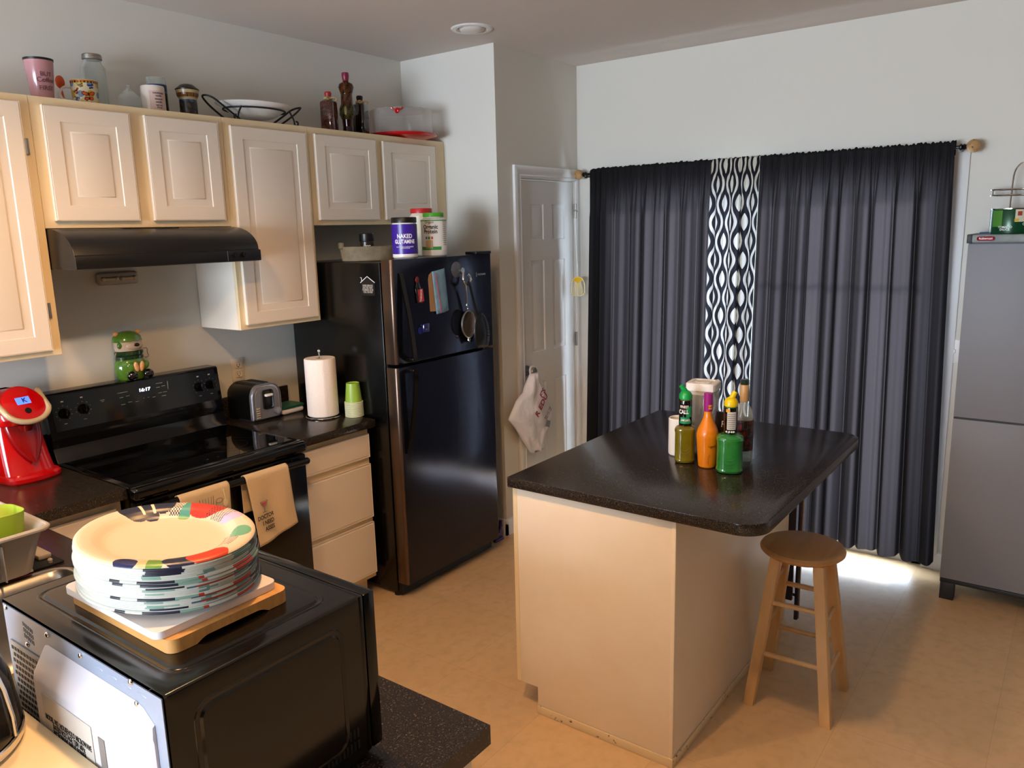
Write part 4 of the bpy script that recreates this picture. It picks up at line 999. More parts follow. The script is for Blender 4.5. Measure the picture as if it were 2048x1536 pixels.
# ================================================================ ON THE FRIDGE
FT = FZ+.0008
def tub(name, label, x, y, r, h, capm, bodym, labm, lz, la, caph=.022, cap_r=None, shoulder=False):
    t = thing(name, label, 'tub', (x, y, FT)); cr = cap_r or r*1.0
    pr = [(0, 0), (r*.9, 0), (r, .006), (r, h-caph-.012)] + ([(r*.97, h-caph-.014), (cr*.93, h-caph-.003)] if shoulder else [(r*.95, h-caph-.006)]) + [(cr*.93, h-caph), (0, h-caph)]
    obj('tub', S().lathe(pr, (x, y, FT)), bodym, t)
    obj('lid', S().lathe([(cr*.9, h-caph), (cr, h-caph+.001), (cr, h-.003), (cr*.97, h), (0, h)], (x, y, FT), rip=lambda a, z: .006*math.sin(a*60)), capm, t)
    A = ca(x, y)
    l = obj('label', disc_label(S(), x, y, r, A+la[0], A+la[1], FT+lz[0], FT+lz[1], 24), labm, t)
    return t, A, l
m_ind = M('violet_label', '#3c2093', .3); m_wprint = M('white_print', '#f4f2f4', .5); m_tubw = M('tub_white', '#ece9e2', .3)
t, A, l = tub('supplement_tub', 'purple labelled supplement tub with black lid, front left on the fridge top', 1.430, -.700, .060, .190, m_blks, m_tubw, m_ind, (.020, .158), (-1.7, 1.7), .026)
text('NAKED', .027, 'lettering', m_wprint, l, (0, 0, FT+.102), (1, 0, 0), (0, 0, 1), cyl=(1.430, -.700, .0608, A), bold=.025, sx=.82)
text('GLUTAMINE', .026, 'lettering', m_wprint, l, (0, 0, FT+.077), (1, 0, 0), (0, 0, 1), cyl=(1.430, -.700, .0608, A), bold=.025, sx=.70)
text('GLUTAMINE SUPPLEMENT\nUNFLAVORED', .0075, 'lettering', m_wprint, l, (0, 0, FT+.050), (1, 0, 0), (0, 0, 1), cyl=(1.430, -.700, .0608, A))
t, A, l = tub('protein_tub', 'white plant protein tub with green lid, right of the purple tub', 1.650, -.690, .063, .212, M('green_cap', '#4fae2a', .35), m_tubw, M('protein_label', '#f4f3ee', .4), (.030, .178), (-1.5, 1.9), .020, .052, True)
cA = (1.650, -.690, .0640)
text('Orgain', .017, 'lettering', M('brown_print', '#6d5a41', .5), l, (0, 0, FT+.166), (1, 0, 0), (0, 0, 1), cyl=(*cA, A-.35), bold=.01)
text('Organic\nProtein', .028, 'lettering', m_ink, l, (0, 0, FT+.132), (1, 0, 0), (0, 0, 1), cyl=(*cA, A-.28), bold=.02, sx=.85)
obj('green_band', disc_label(S(), 1.650, -.690, .0638, A-1.4, A+1.4, FT+.172, FT+.177, 24), M('green_print', '#3f9a3c', .4), l)
obj('green_band', disc_label(S(), 1.650, -.690, .0641, A-1.2, A+.55, FT+.032, FT+.048, 24), bpy.data.materials['green_print'], l)
for k, (da, c) in enumerate(((-.62, '#3f6fa8'), (-.40, '#3f9a3c'), (-.16, '#c23a3a'))):
    obj('seal', disc_label(S(), 1.650, -.690, .0641, A+da-.08, A+da+.08, FT+.084, FT+.097, 6), M('seal_print', c, .4), l)
obj('cup_picture', disc_label(S(), 1.650, -.690, .0641, A-.7, A-.1, FT+.040, FT+.080, 10), M('tan_picture', '#cbb089', .5), l)
nf = S()
for k in range(12): disc_label(nf, 1.650, -.690, .0641, A+.75, A+1.15, FT+.165-.010*k, FT+.167-.010*k, 8)
obj('nutrition_print', nf, m_line, l)
t, A, l = tub('powder_tub', 'cream tub with red lid behind the green lidded tub on the fridge', 1.705, -.560, .060, .238, M('red_cap', '#c41f26', .35), M('cream_tub', '#d9cfb4', .4), M('plain_cream_label', '#ddd4bb', .5), (.03, .17), (-1, 1), .024, .056, True)
# stone-coloured tray with jar in it
m_tray = M('grey_tan_pulp', '#7d725a', .7, noise=(20, '#655a43', I3, .35, .7))
t = thing('stoneware_tray', 'grey tan oval tray with raised ends at the left front of the fridge top', 'tray', (1.20, -.62, FZ))
FB = FZ-.0115
TRX, TRY = 1.385, -.50
t.location = (TRX, TRY, FB)
obj('tray', S().lathe([(0, 0), (.095, 0), (.105, .004), (.112, .070), (.108, .072), (.100, .008), (0, .006)], (TRX, TRY, FB), n=48, sx=1.25, sy=.78, ang=-.62), m_tray, t)
for s_ in (-1, 1):
    c, q = math.cos(-.62), math.sin(-.62)
    obj('grip', S().box(-.012, .012, -.035, .035, .0, .032, .008, 2).xf(Matrix.Translation((TRX+s_*.132*c, TRY+s_*.132*q, FB+.060)) @ Matrix.Rotation(-.62, 4, 'Z')), m_tray, t)
t = thing('spice_jar', 'small dark jar with black lid standing inside the tan tray', 'jar', (TRX-.02, TRY-.01, FB+.0075))
obj('jar', S().lathe([(0, 0), (.030, 0), (.032, .004), (.032, .085), (0, .086)], (TRX-.02, TRY-.01, FB+.0075)), M('dark_jar_wrap', '#2a1d14', .3), t)
obj('lid', S().lathe([(.034, .0865), (.035, .09), (.035, .122), (.032, .126), (0, .126)], (TRX-.02, TRY-.01, FB+.0075)), m_blks, t)
text('HOT', .016, 'lettering', m_wprint, t, (0, 0, FB+.070), (1, 0, 0), (0, 0, 1), cyl=(TRX-.02, TRY-.01, .0325, ca(TRX, TRY)), bold=.03)

# ---- magnets and things hung on the fridge front
yf_ = FD-.0006
t = thing('bottle_magnet', 'small hot sauce bottle shaped magnet on the freezer door', 'magnet', (1.405, yf_, 1.45))
mg = S().lathe([(0, 0), (.018, 0), (.020, .004), (.020, .070), (.012, .088), (.009, .100), (0, .1)], (0, 0, 0), sy=.25, n=24)
mg.xf(Matrix.Translation((1.412, yf_-.006, 1.452)) @ Matrix.Rotation(-.10, 4, 'Y'))
obj('bottle', mg, m_bootm, t)
obj('cap', S().sph((1.400, yf_-.006, 1.562), .012, (1, .4, 1.35)), M('maroon_cap', '#6e1a1c', .4), t)
obj('label', S().box(-.016, .018, -.0015, 0, -.030, .030).xf(Matrix.Translation((1.414, yf_-.0115, 1.488)) @ Matrix.Rotation(-.10, 4, 'Y')), M('red_label', '#c02f33', .4), t)
text('TABASCO', .016, 'lettering', m_wprint, t, (1.415, yf_-.0135, 1.488), (.1, 0, .995), (-.995, 0, .1), bold=.02, sx=.8)
t = thing('notepad', 'blue and tan folded papers held on the freezer door', 'paper', (1.55, yf_, 1.49))
obj('tan_sheet', S().prism([(1.487, 1.405), (1.482, 1.560), (1.488, 1.580), (1.505, 1.592), (1.53, 1.592), (1.53, 1.402)], 'y', yf_-.0015, yf_-.0003), M('tan_paper', '#b08a5e', .7), t)
m_blup = M('blue_paper', '#7ea6bf', .6, noise=(30, '#6c95b2', I3, .4, .7))
obj('blue_sheet', S().grid(lambda u, v: (1.505+.092*u+.020*(1-v)*(1), yf_-.004-.010*math.sin(PI*u)*(1-v*.6)-.002, 1.388+.207*v+.012*u), 8, 6, .0006), m_blup, t, ang=3)
obj('red_stripe', S().tube([(1.523, yf_-.0125, 1.588), (1.548, yf_-.018, 1.395)], .0022), M('red_stripe', '#a83a4c', .6), t)
t = thing('clip_magnet', 'small dark blue magnetic clip low on the freezer door', 'magnet', (1.44, yf_, 1.32))
obj('clip', S().box(1.425, 1.470, yf_-.012, yf_-.0005, 1.310, 1.352, .006).cyl((1.412, yf_-.006, 1.322), (1.412, yf_-.001, 1.322), .018), M('dark_blue_plastic', '#1a1c66', .2, coat=.5), t)
obj('pin', S().cyl((1.440, yf_-.014, 1.325), (1.440, yf_-.010, 1.325), .004), m_chr, t)
t = thing('suction_hook', 'clear suction cup with chrome double hook at top right of the freezer door', 'hook', (1.705, yf_, 1.585))
HX, HZ = 1.705, 1.590
obj('cup', S().lathe([(.040, 0), (.038, .004), (.020, .014), (.010, .020), (0, .021)], (0, 0, 0), mat=Matrix.Translation((HX-.012, yf_, HZ+.004)) @ Matrix.Rotation(PI/2, 4, 'X')), clear('clear_vinyl', '#9a9aa0', (.8, .8, .82, 1), mixf=.2, rough=.15), t)
obj('boss', S().cyl((HX, yf_-.015, HZ), (HX, yf_-.032, HZ), .014), m_chr, t)
for s_ in (-1, 1):
    cx0 = HX+.022
    obj('prong', S().tube([(cx0+s_*.016, yf_-.030, HZ-.010 if s_ < 0 else HZ-.020), (cx0+s_*.028, yf_-.036, HZ-.035), (cx0+s_*.026, yf_-.04, HZ-.055), (cx0+s_*.008, yf_-.036, HZ-.072)], .0068, smooth=2, n=10), m_chr, t)
t = thing('strainer', 'wire mesh hand strainer hanging from the suction hook', 'strainer', (1.70, yf_, 1.30))
m_mesh = clear('wire_mesh', '#6a625c', (.35, .33, .32, 1), mixf=.45, rough=.4)
obj('handle', S().tube([(1.722, yf_-.034, 1.522), (1.729, yf_-.030, 1.47), (1.737, yf_-.026, 1.425)], .0035).tube([(1.737, yf_-.026, 1.425), (1.732, yf_-.026, 1.412), (1.742, yf_-.026, 1.402), (1.738, yf_-.026, 1.392)], .003, smooth=1), m_chr, t)
rim_ = [(1.735+.052*math.sin(a)-.0, yf_-.034-.0*a, 1.318+.068*math.cos(a)) for a in [k*2*PI/36 for k in range(36)]]
obj('rim', S().tube(rim_, .004, closed=True), m_nick, t)
obj('mesh_bowl', S().lathe([(.98, 0), (.93, .35), (.75, .68), (.4, .92), (0, 1)], (0, 0, 0), n=28, mat=Matrix.Translation((1.735, yf_-.032, 1.318)) @ Matrix.Diagonal((.052, .026, .068, 1)) @ Matrix.Rotation(-PI/2, 4, 'X')), m_mesh, t)
obj('lug', S().tube([(1.728, yf_-.034, 1.252), (1.722, yf_-.036, 1.238), (1.730, yf_-.038, 1.230), (1.738, yf_-.036, 1.240), (1.734, yf_-.034, 1.252)], .003, smooth=1), m_chr, t)
t = thing('slotted_spoon', 'black slotted skimmer spoon hanging in front of the strainer', 'utensil', (1.80, yf_, 1.35))
obj('handle', S().tube([(1.730, yf_-.046, 1.535), (1.742, yf_-.046, 1.50), (1.765, yf_-.044, 1.44), (1.782, yf_-.044, 1.385), (1.800, yf_-.046, 1.352)], .0065, smooth=1), m_blks, t)
sp_ = [(1.785, 1.370), (1.822, 1.362), (1.850, 1.335), (1.868, 1.300), (1.871, 1.225), (1.862, 1.180), (1.800, 1.190), (1.768, 1.232), (1.752, 1.290), (1.765, 1.345)]
obj('head', S().grid(lambda u, v: (1.812+(.010+.052*math.sin(PI*min(1, .15+.85*v))**.6)*(2*u-1)+.012*(1-v), yf_-.050-.020*math.sin(PI*u)*math.sin(PI*min(.9, v+.1)), 1.188+.180*v), 12, 10, .0025), m_blks, t, ang=3)
sl_ = S()
for k in range(5): sl_.box(1.838+.002*k, 1.856+.001*k, yf_-.068, yf_-.066, 1.245+.016*k, 1.251+.016*k)
obj('slots', sl_, m_slot, t)
# house-shaped magnet on the fridge side
t = thing('house_magnet', 'white house outline magnet with tiny print on the fridge side', 'magnet', (FX0, -.632, 1.53))
xm = FX0-.0004
obj('plate', S().prism([(-.677, 1.497), (-.677, 1.560), (-.632, 1.588), (-.588, 1.560), (-.588, 1.497)], 'x', xm-.0012, xm), M('black_magnet', '#0d0d0e', .3), t)
obj('roof_outline', S().tube([(xm-.0018, -.585, 1.556), (xm-.0018, -.632, 1.586), (xm-.0018, -.680, 1.558)], .0017).tube([(xm-.0018, -.594, 1.565), (xm-.0018, -.594, 1.580), (xm-.0018, -.586, 1.580)], .0014), m_wprint, t)
text('HOME SERVICES\nELECTRIC HEAT\nPLUMBING 24 HR\nCALL 555-0100', .0125, 'print', m_print, t, (xm-.0014, -.632, 1.528), (0, -1, 0), (0, 0, 1), bold=.01, sx=.75)
# purple thing on the floor
t = thing('dust_pan', 'purple plastic dustpan standing on the floor between fridge and pantry wall', 'dustpan', (2.07, -.70, 0))
obj('pan', S().box(2.045, 2.125, -.712, -.694, .002, .016, .003).box(2.045, 2.125, -.70, -.690, .002, .060, .004), m_purple, t)
obj('handle', S().tube([(2.085, -.702, .05), (2.100, -.706, .085), (2.110, -.70, .12)], .010, smooth=1), m_purple, t)

# ================================================================ ON THE ISLAND
IZ = .9145
def spout_cap(x, y, z, m, t, lean):
    c = obj('pour_cap', S().lathe([(.0215, 0), (.0235, .002), (.0235, .018), (.018, .027), (.011, .032), (.0, .034)], (x, y, z), n=30, rip=lambda a, q: .02*math.sin(a*24)), m, t)
    obj('spout', S().cyl((x, y, z+.026), (x+rt.x*lean, y+rt.y*lean, z+.026+.026), .0105, .0085, n=16), m, c)
m_lq = M('lime_juice', '#8a7d12', .1, coat=1, noise=(12, '#766a0c', I3, .4, .7)); m_lq.node_tree.nodes['Principled BSDF'].inputs['Transmission Weight'].default_value = .25
def mixer(x, y, bodym, capm, label, lean, wide):
    t = thing('mixer_bottle', label, 'bottle', (x, y, IZ))
    A = ca(x, y)
    b = obj('bottle', S().lathe([(r_*wide, z_) for r_, z_ in [(0, .004), (.028, 0), (.036, .004), (.039, .012), (.037, .022), (.037, .112), (.039, .122), (.037, .130), (.030, .136)]]+[(.0212, .138), (.0212, .245), (.016, .25), (0, .25)], (x, y, IZ), sq=2.7, ang=A), bodym, t)
    for k in range(3): obj('emboss', S().tube([(x+.0385*wide*math.cos(A+a), y+.0385*wide*math.sin(A+a), IZ+.045+.012*k-.018*math.cos(a*2.2)) for a in [(-.5+.1*q) for q in range(11)]], .0011, n=6), bodym, b)
    nl = obj('neck_label', S().lathe([(.0236, .140), (.0242, .141), (.0242, .234), (.0236, .236)], (x, y, IZ)), m_bootm, t)
    return t, A, nl
t, A, nl = mixer(1.330, -2.186, m_lq, M('spout_green', '#0ea04c', .3), 'yellow-green lime juice bottle with green pour spout, left of the orange bottle', -.022, 1.0)
spout_cap(1.330, -2.186, IZ+.238, M('spout_green2', '#0fa04a', .3), t, -.018)
m_sw = M('green_swirl', '#1c9a5c', .4)
disc_label(sw := S(), 1.330, -2.186, .0245, A-.9, A+.9, IZ+.150, IZ+.160)
disc_label(sw, 1.330, -2.186, .0245, A+.1, A+1.0, IZ+.175, IZ+.215); disc_label(sw, 1.330, -2.186, .0245, A-.8, A+.6, IZ+.165, IZ+.174)
obj('swirl_print', sw, m_sw, nl)
text('FINEST', .013, 'lettering', M('pink_white', '#f0dcdc', .4), nl, (0, 0, IZ+.213), (1, 0, 0), (0, 0, 1), cyl=(1.330, -2.186, .0249, A-.2), bold=.03, sx=.8)
text('CALL', .021, 'lettering', m_wprint, nl, (0, 0, IZ+.194), (1, 0, 0), (0, 0, 1), cyl=(1.330, -2.186, .0249, A-.3), bold=.03, sx=.75)
text('LIME JUICE', .009, 'lettering', m_wprint, nl, (0, 0, IZ+.163), (1, 0, 0), (0, 0, 1), cyl=(1.330, -2.186, .0251, A), bold=.03, sx=.85)
t, A, nl = mixer(1.300, -2.370, M('green_mix_liquid', '#1e7d34', .12, coat=1, noise=(9, '#3c9142', I3, .35, .65)), None, 'green mixer bottle with yellow pour spout and nutrition label, right of the orange bottle', .018, 1.22)
spout_cap(1.300, -2.370, IZ+.238, M('spout_yellow', '#e5c700', .3), t, .014)
obj('nutrition_panel', disc_label(S(), 1.300, -2.370, .0245, A-.5, A+.75, IZ+.158, IZ+.222), M('nutrition_paper', '#c9c6bf', .5), nl)
np_ = S()
for k in range(8): disc_label(np_, 1.300, -2.370, .0249, A-.4, A+.65, IZ+.164+.007*k, IZ+.1655+.007*k, 8)
obj('nutrition_lines', np_, m_ink, nl)
dts = S()
for da in (-.55, -.15, .2, .5): dts.sph((1.300+.0245*math.cos(A+da), -2.370+.0245*math.sin(A+da), IZ+.150), .0036)
obj('dots_print', dts, m_wprint, nl)
obj('orange_patch', disc_label(S(), 1.300, -2.370, .0246, A-.7, A-.1, IZ+.221, IZ+.232, 8), M('amber_print', '#e0a020', .4), nl)
# orange bottle
t = thing('liqueur_bottle', 'orange liqueur bottle with magenta neck foil, middle of the island bottles', 'bottle', (1.312, -2.281, IZ))
A = ca(1.312, -2.281)
obj('bottle', S().lathe([(0, .004), (.026, 0), (.031, .004), (.033, .02), (.0395, .112), (.0395, .124), (.034, .145), (.022, .170), (.0148, .190), (.0138, .208), (0, .208)], (1.312, -2.281, IZ)), M('mango_orange', '#e8860c', .3, coat=.3), t)
nf_ = obj('neck_foil', S().lathe([(.0142, .208), (.0158, .209), (.0158, .272), (.0135, .275), (0, .275)], (1.312, -2.281, IZ)), M('magenta_foil', '#9a1d7c', .3), t)
obj('foil_sun', disc_label(S(), 1.312, -2.281, .0162, A+.05, A+.9, IZ+.217, IZ+.233, 8), M('foil_orange', '#efa030', .4), nf_)
text('RUM', .008, 'lettering', m_bagp, nf_, (0, 0, IZ+.225), (1, 0, 0), (0, 0, 1), cyl=(1.312, -2.281, .0168, A+.45), bold=.02)
text('orange cream', .016, 'lettering', M('amber_ink', '#c2650a', .4), t, (1.318+.0372*math.cos(A-.55), -2.300+.0372*math.sin(A-.55), IZ+.062), (0, 0, 1), (math.sin(A-.55), -math.cos(A-.55), 0), bold=.01)
text('~gold', .013, 'lettering', M('brown_ink', '#6b3a10', .4), t, (0, 0, IZ+.085), (1, 0, 0), (0, 0, 1), cyl=(1.312, -2.281, .0390, A+.45), bold=.01)
# mug
t = thing('tall_mug', 'plain tall white mug half hidden behind the lime juice bottle', 'mug', (1.405, -2.128, IZ))
obj('body', S().lathe([(0, 0), (.034, 0), (.039, .004), (.040, .012), (.040, .143), (.038, .146), (.035, .142), (.035, .012), (0, .008)], (1.405, -2.128, IZ)), m_white, t)
obj('handle', S().tube([(1.434, -2.101, IZ+.105), (1.450, -2.090, IZ+.100), (1.456, -2.086, IZ+.07), (1.450, -2.090, IZ+.04), (1.434, -2.101, IZ+.032)], .006, smooth=2), m_white, t)
# clear canister with white lid
t = thing('storage_canister', 'tall clear square canister with white push lid behind the bottles', 'canister', (1.478, -2.192, IZ))
KX, KY = 1.478, -2.192
obj('canister', S().lathe([(0, .003), (.045, .001), (.050, .008), (.053, .250), (.050, .250), (.047, .01), (0, .007)], (KX, KY, IZ), sq=6, n=48, ang=.12), m_plc, t)
obj('lid', S().lathe([(.050, .236), (.0535, .2515), (.0575, .252), (.0575, .276), (.054, .280), (.040, .281), (.038, .277), (0, .277)], (KX, KY, IZ), sq=6, n=48, ang=.12), m_white, t)
obj('lid_button', S().lathe([(.032, .2775), (.031, .281), (0, .281)], (KX, KY, IZ)), m_white, t)
# wine bottle
t = thing('wine_bottle', 'clear bottle with tan foil neck and colourful label at the right of the group', 'bottle', (1.452, -2.362, IZ))
VX, VY = 1.452, -2.362
def wl(a, z):
    n = math.sin(a*5+z*70)+math.sin(a*9-z*110)*.6
    return '#b8452c' if n > .8 else ('#3d3a66' if n > .1 else ('#8c8276' if n > -.6 else '#5b2f2a'))
obj('glass', S().lathe([(0, .01), (.028, .003), (.034, .003), (.036, .010), (.036, .165), (.030, .195), (.017, .215), (.0145, .225), (.0145, .28), (.013, .28), (.013, .22), (.028, .19), (.034, .16), (.034, .012), (0, .02)], (VX, VY, IZ)), m_clr, t)
obj('label', printed([(.0366, IZ+.045), (.0366, IZ+.160)], VX, VY, wl, n=80), vcol('wine_label'), t)
obj('neck_foil', S().lathe([(.0150, .225), (.0160, .228), (.0160, .288), (.0155, .289)], (VX, VY, IZ)), M('tan_foil', '#c29a68', .4), t)
obj('bottle_top', S().lathe([(.0152, .289), (.0162, .290), (.0162, .307), (.014, .309), (0, .309)], (VX, VY, IZ)), M('dark_glass_top', '#1e2a20', .15, coat=.5), t)
# brown card
t = thing('gift_box', 'dark brown card box with white letter R between canister and green bottle', 'box', (1.392, -2.300, IZ))
obj('box', S().box(-.038, .038, -.008, .008, 0, .190, .002).xf(Matrix.Translation((1.392, -2.300, IZ)) @ Matrix.Rotation(-.95, 4, 'Z') @ Matrix.Rotation(.10, 4, 'Y')), M('brown_card', '#2f1a14', .35), t)
q_ = Matrix.Translation((1.392, -2.300, IZ)) @ Matrix.Rotation(-.95, 4, 'Z') @ Matrix.Rotation(.10, 4, 'Y')
text('R', .034, 'lettering', m_wprint, t, tuple(q_ @ Vector((-.008, -.0085, .145))), tuple((q_.to_3x3() @ Vector((1, 0, 0)))), tuple((q_.to_3x3() @ Vector((0, 0, 1)))))
obj('amber_band', S().box(-.036, .036, -.0095, -.0082, .085, .098).xf(q_), M('amber_glass', '#7d3a12', .2, coat=.6), t)

# ================================================================ STOOL
SXC, SYC = 1.500, -2.583
t = thing('bar_stool', 'round-seat natural wood bar stool at the island overhang', 'stool', (SXC, SYC, 0))
obj('seat', S().lathe([(0, .580), (.120, .580), (.138, .584), (.149, .594), (.150, .602), (.144, .611), (.130, .615), (0, .614)], (SXC, SYC, 0), n=56), m_woods, t)
feet = [(1.352, -2.455), (1.366, -2.732), (1.640, -2.722), (1.628, -2.438)]
tops = [(SXC+(fx-SXC)*.54, SYC+(fy-SYC)*.54) for fx, fy in feet]
def legpt(i, z): u = z/.58; return (feet[i][0]+(tops[i][0]-feet[i][0])*u, feet[i][1]+(tops[i][1]-feet[i][1])*u, z)
for i in range(4):
    rows = []
    for z in (.0, .004, .28, .5785):
        x, y, _ = legpt(i, z); h = .018 if z > .001 else .0165
        rows.append([(x-h, y-h, z), (x-h+.004, y-h-.002, z), (x+h-.004, y-h-.002, z), (x+h, y-h, z), (x+h, y+h, z), (x-h, y+h, z)])
    obj('leg', S().loft(rows), m_wood, t)
for (i, j, zs) in ((0, 1, (.205, .405)), (1, 2, (.165, .350)), (2, 3, (.205, .405)), (3, 0, (.30, .475))):
    for z in zs: obj('rung', S().cyl(legpt(i, z), legpt(j, z), .0095, n=14), m_wood, t)

# plum folded table leaning at the island's far end
t = thing('folding_table', 'dark plum folded tray table leaning at the far end of the island', 'folding table', (2.09, -2.39, 0))
obj('top_panel', S().box(2.062, 2.080, -2.392, -2.02, .10, .60, .003), m_pdark, t)
obj('frame', S().tube([(2.090, -2.405, .003), (2.090, -2.405, .62), (2.090, -2.03, .62), (2.090, -2.03, .003)], .009), m_pdark, t)
obj('edge_rod', S().cyl((2.105, -2.412, .003), (2.105, -2.412, .60), .0045, n=10), m_nick, t)
obj('cross_bar', S().cyl((2.090, -2.405, .12), (2.090, -2.03, .12), .007, n=10), m_pdark, t)

# ================================================================ GREY CABINET
GX, GY0, GY1 = 2.672, -2.899, -3.660
t = thing('storage_cabinet', 'tall grey resin storage cabinet with dark feet, cut by the right edge', 'cabinet', (2.84, -3.28, 0))
obj('body', S().box(GX+.022, 3.0, GY1+.004, GY0-.002, .105, 1.675), m_gcab, t)
for (a, b) in ((GY0-.001, (GY0+GY1)/2+.003), ((GY0+GY1)/2-.003, GY1+.001)):
    d = obj('door', S().box(GX, GX+.020, b, a, .108, .886, .003).box(GX, GX+.020, b, a, .894, 1.672, .003).box(GX+.004, GX+.018, b+.002, a-.002, .88, .90), [m_gcab], t)
    obj('door_seam', S().box(GX+.001, GX+.004, b+.001, a-.001, .8862, .8938), m_gdark, d)
obj('handle', S().box(GX-.022, GX-.001, -3.245, -3.205, .700, .985, .006), m_gdark, t)
obj('top', S().box(GX-.006, 3.005, GY1-.004, GY0+.004, 1.676, 1.711, .006), m_glid, t)
obj('top_edge', S().box(GX-.007, 3.005, GY0-.016, GY0+.0055, 1.674, 1.7125, .003), m_gdark, t)
obj('base', S().box(GX+.006, 3.0, GY1+.004, GY0-.002, .085, .104, .002), m_gdark, t)
for a in (GY0-.034, GY1+.034, (GY0+GY1)/2):
    for b in (GX+.035, 2.965): obj('foot', S().box(b-.028, b+.028, a-.030, a+.030, 0, .086, .003), m_gdark, t)
bdg = obj('badge', S().box(-.0015, .0, -.033, .033, -.009, .009, .008, 3).xf(Matrix.Translation((GX-.0065, -2.965, 1.694))), M('red_badge', '#a32233', .3), t)
text('Rubbermaid', .012, 'badge_lettering', m_wprint, bdg, (GX-.0085, -2.965, 1.694), (0, -1, 0), (0, 0, 1), bold=.02, sx=.85)
t = thing('food_can', 'wide green produce can with cream oval label on the grey cabinet', 'can', (2.80, -3.045, 1.712))
m_can = M('can_green', '#12492a', .25, metal=.2)
obj('can', S().lathe([(0, 0), (.083, 0), (.084, .004), (.084, .100), (.082, .104), (.080, .104), (.078, .098), (0, .098)], (2.80, -3.045, 1.712)), m_can, t)
A = ca(2.80, -3.045)
obj('rim', S().lathe([(.082, .102), (.085, .104), (.085, .108), (.081, .107)], (2.80, -3.045, 1.712)), m_chr, t)
obj('light_patch', disc_label(S(), 2.80, -3.045, .084, A-1.0, A-.45, 1.742, 1.812), M('can_lime', '#4f8a35', .3), t)
obj('oval_label', disc_label(S(), 2.80, -3.045, .0845, A+.12, A+1.2, 1.762, 1.814), M('can_cream', '#d8cfb8', .4), t)
text('Del', .024, 'lettering', m_bagp, t, (0, 0, 1.795), (1, 0, 0), (0, 0, 1), cyl=(2.80, -3.045, .0855, A+.72), bold=.02)
text('Organic', .016, 'lettering', m_wprint, t, (0, 0, 1.752), (1, 0, 0), (0, 0, 1), cyl=(2.80, -3.045, .0848, A+.78), bold=.01)
text('TOMATO\nSAUCE', .013, 'lettering', m_wprint, t, (0, 0, 1.735), (1, 0, 0), (0, 0, 1), cyl=(2.80, -3.045, .0848, A-.3), bold=.01)
obj('fruit_print', disc_label(S(), 2.80, -3.045, .0849, A+.22, A+.42, 1.788, 1.806), M('print_red', '#a8452e', .4), t)
obj('fruit_print', disc_label(S(), 2.80, -3.045, .0849, A+.10, A+.28, 1.764, 1.776), M('print_yellow', '#d3b32a', .4), t)
t = thing('wire_caddy', 'chrome wire caddy with looped handle behind the green can', 'wire caddy', (2.935, -3.075, 1.712))
WX, WY = 2.935, -3.075
for k, z in enumerate((1.905, 1.880)): obj('ring', S().tube([(WX+.050*math.cos(a), WY+.135*math.sin(a), z) for a in [q*2*PI/36 for q in range(36)]], .0035, closed=True), m_chr, t)
sp = S()
for a in (-1.2, .4, 1.2, 2.0, 3.6): sp.cyl((WX+.050*math.cos(a), WY+.135*math.sin(a), 1.880), (WX+.050*math.cos(a), WY+.135*math.sin(a), 1.905), .0022, n=8)
for q in range(5): sp.cyl((WX-.045, WY-.06+.03*q, 1.880), (WX+.045, WY-.06+.03*q, 1.880), .002, n=8)
obj('basket_wires', sp, m_chr, t)
obj('loop_handle', S().tube([(WX, WY+.055, 1.7155), (WX, WY+.052, 1.95), (WX, WY+.045, 1.995), (WX, WY+.018, 2.025), (WX, WY-.010, 1.995), (WX, WY-.018, 1.95), (WX, WY-.020, 1.7155)], .0042, smooth=2), m_chr, t)
obj('foot_ring', S().tube([(WX+.045*math.cos(a), WY+.12*math.sin(a), 1.716) for a in [q*2*PI/30 for q in range(30)]], .0032, closed=True).tube([(WX, WY-.12, 1.716), (WX, WY+.12, 1.716)], .003), m_chr, t)
t = thing('blue_tray', 'thin blue rim of a small tray behind the green can on the grey cabinet', 'tray', (2.86, -2.945, 1.712))
obj('tray', S().box(2.90, 2.99, -2.985, -2.915, 1.712, 1.718, .002), M('blue_plastic', '#3c5aa0', .4), t)
# light switch
t = thing('light_switch', 'white light switch on the wall between curtain and grey cabinet', 'light switch', (XC, -2.84, 1.145))
obj('plate', S().box(XC-.006, XC-.0005, -2.872, -2.812, 1.085, 1.202, .002), m_white, t)
obj('toggle', S().box(XC-.014, XC-.0065, -2.847, -2.837, 1.135, 1.155, .002), m_white, t)

# ================================================================ PENINSULA: MICROWAVE, BOARDS, PLATTERS
MX0, MX1, MY0, MY1, MZ0, MZ1 = -.858, -.530, -2.455, -1.968, .930, 1.210
t = thing('microwave_oven', 'black microwave with white back turned to the camera, boards and platters on it', 'microwave', (-.69, -2.21, .9145))
m_mwt = M('microwave_black_paint', '#0f0c0a', .16, spec=.55, bump=(240, .02, .0004, I3))
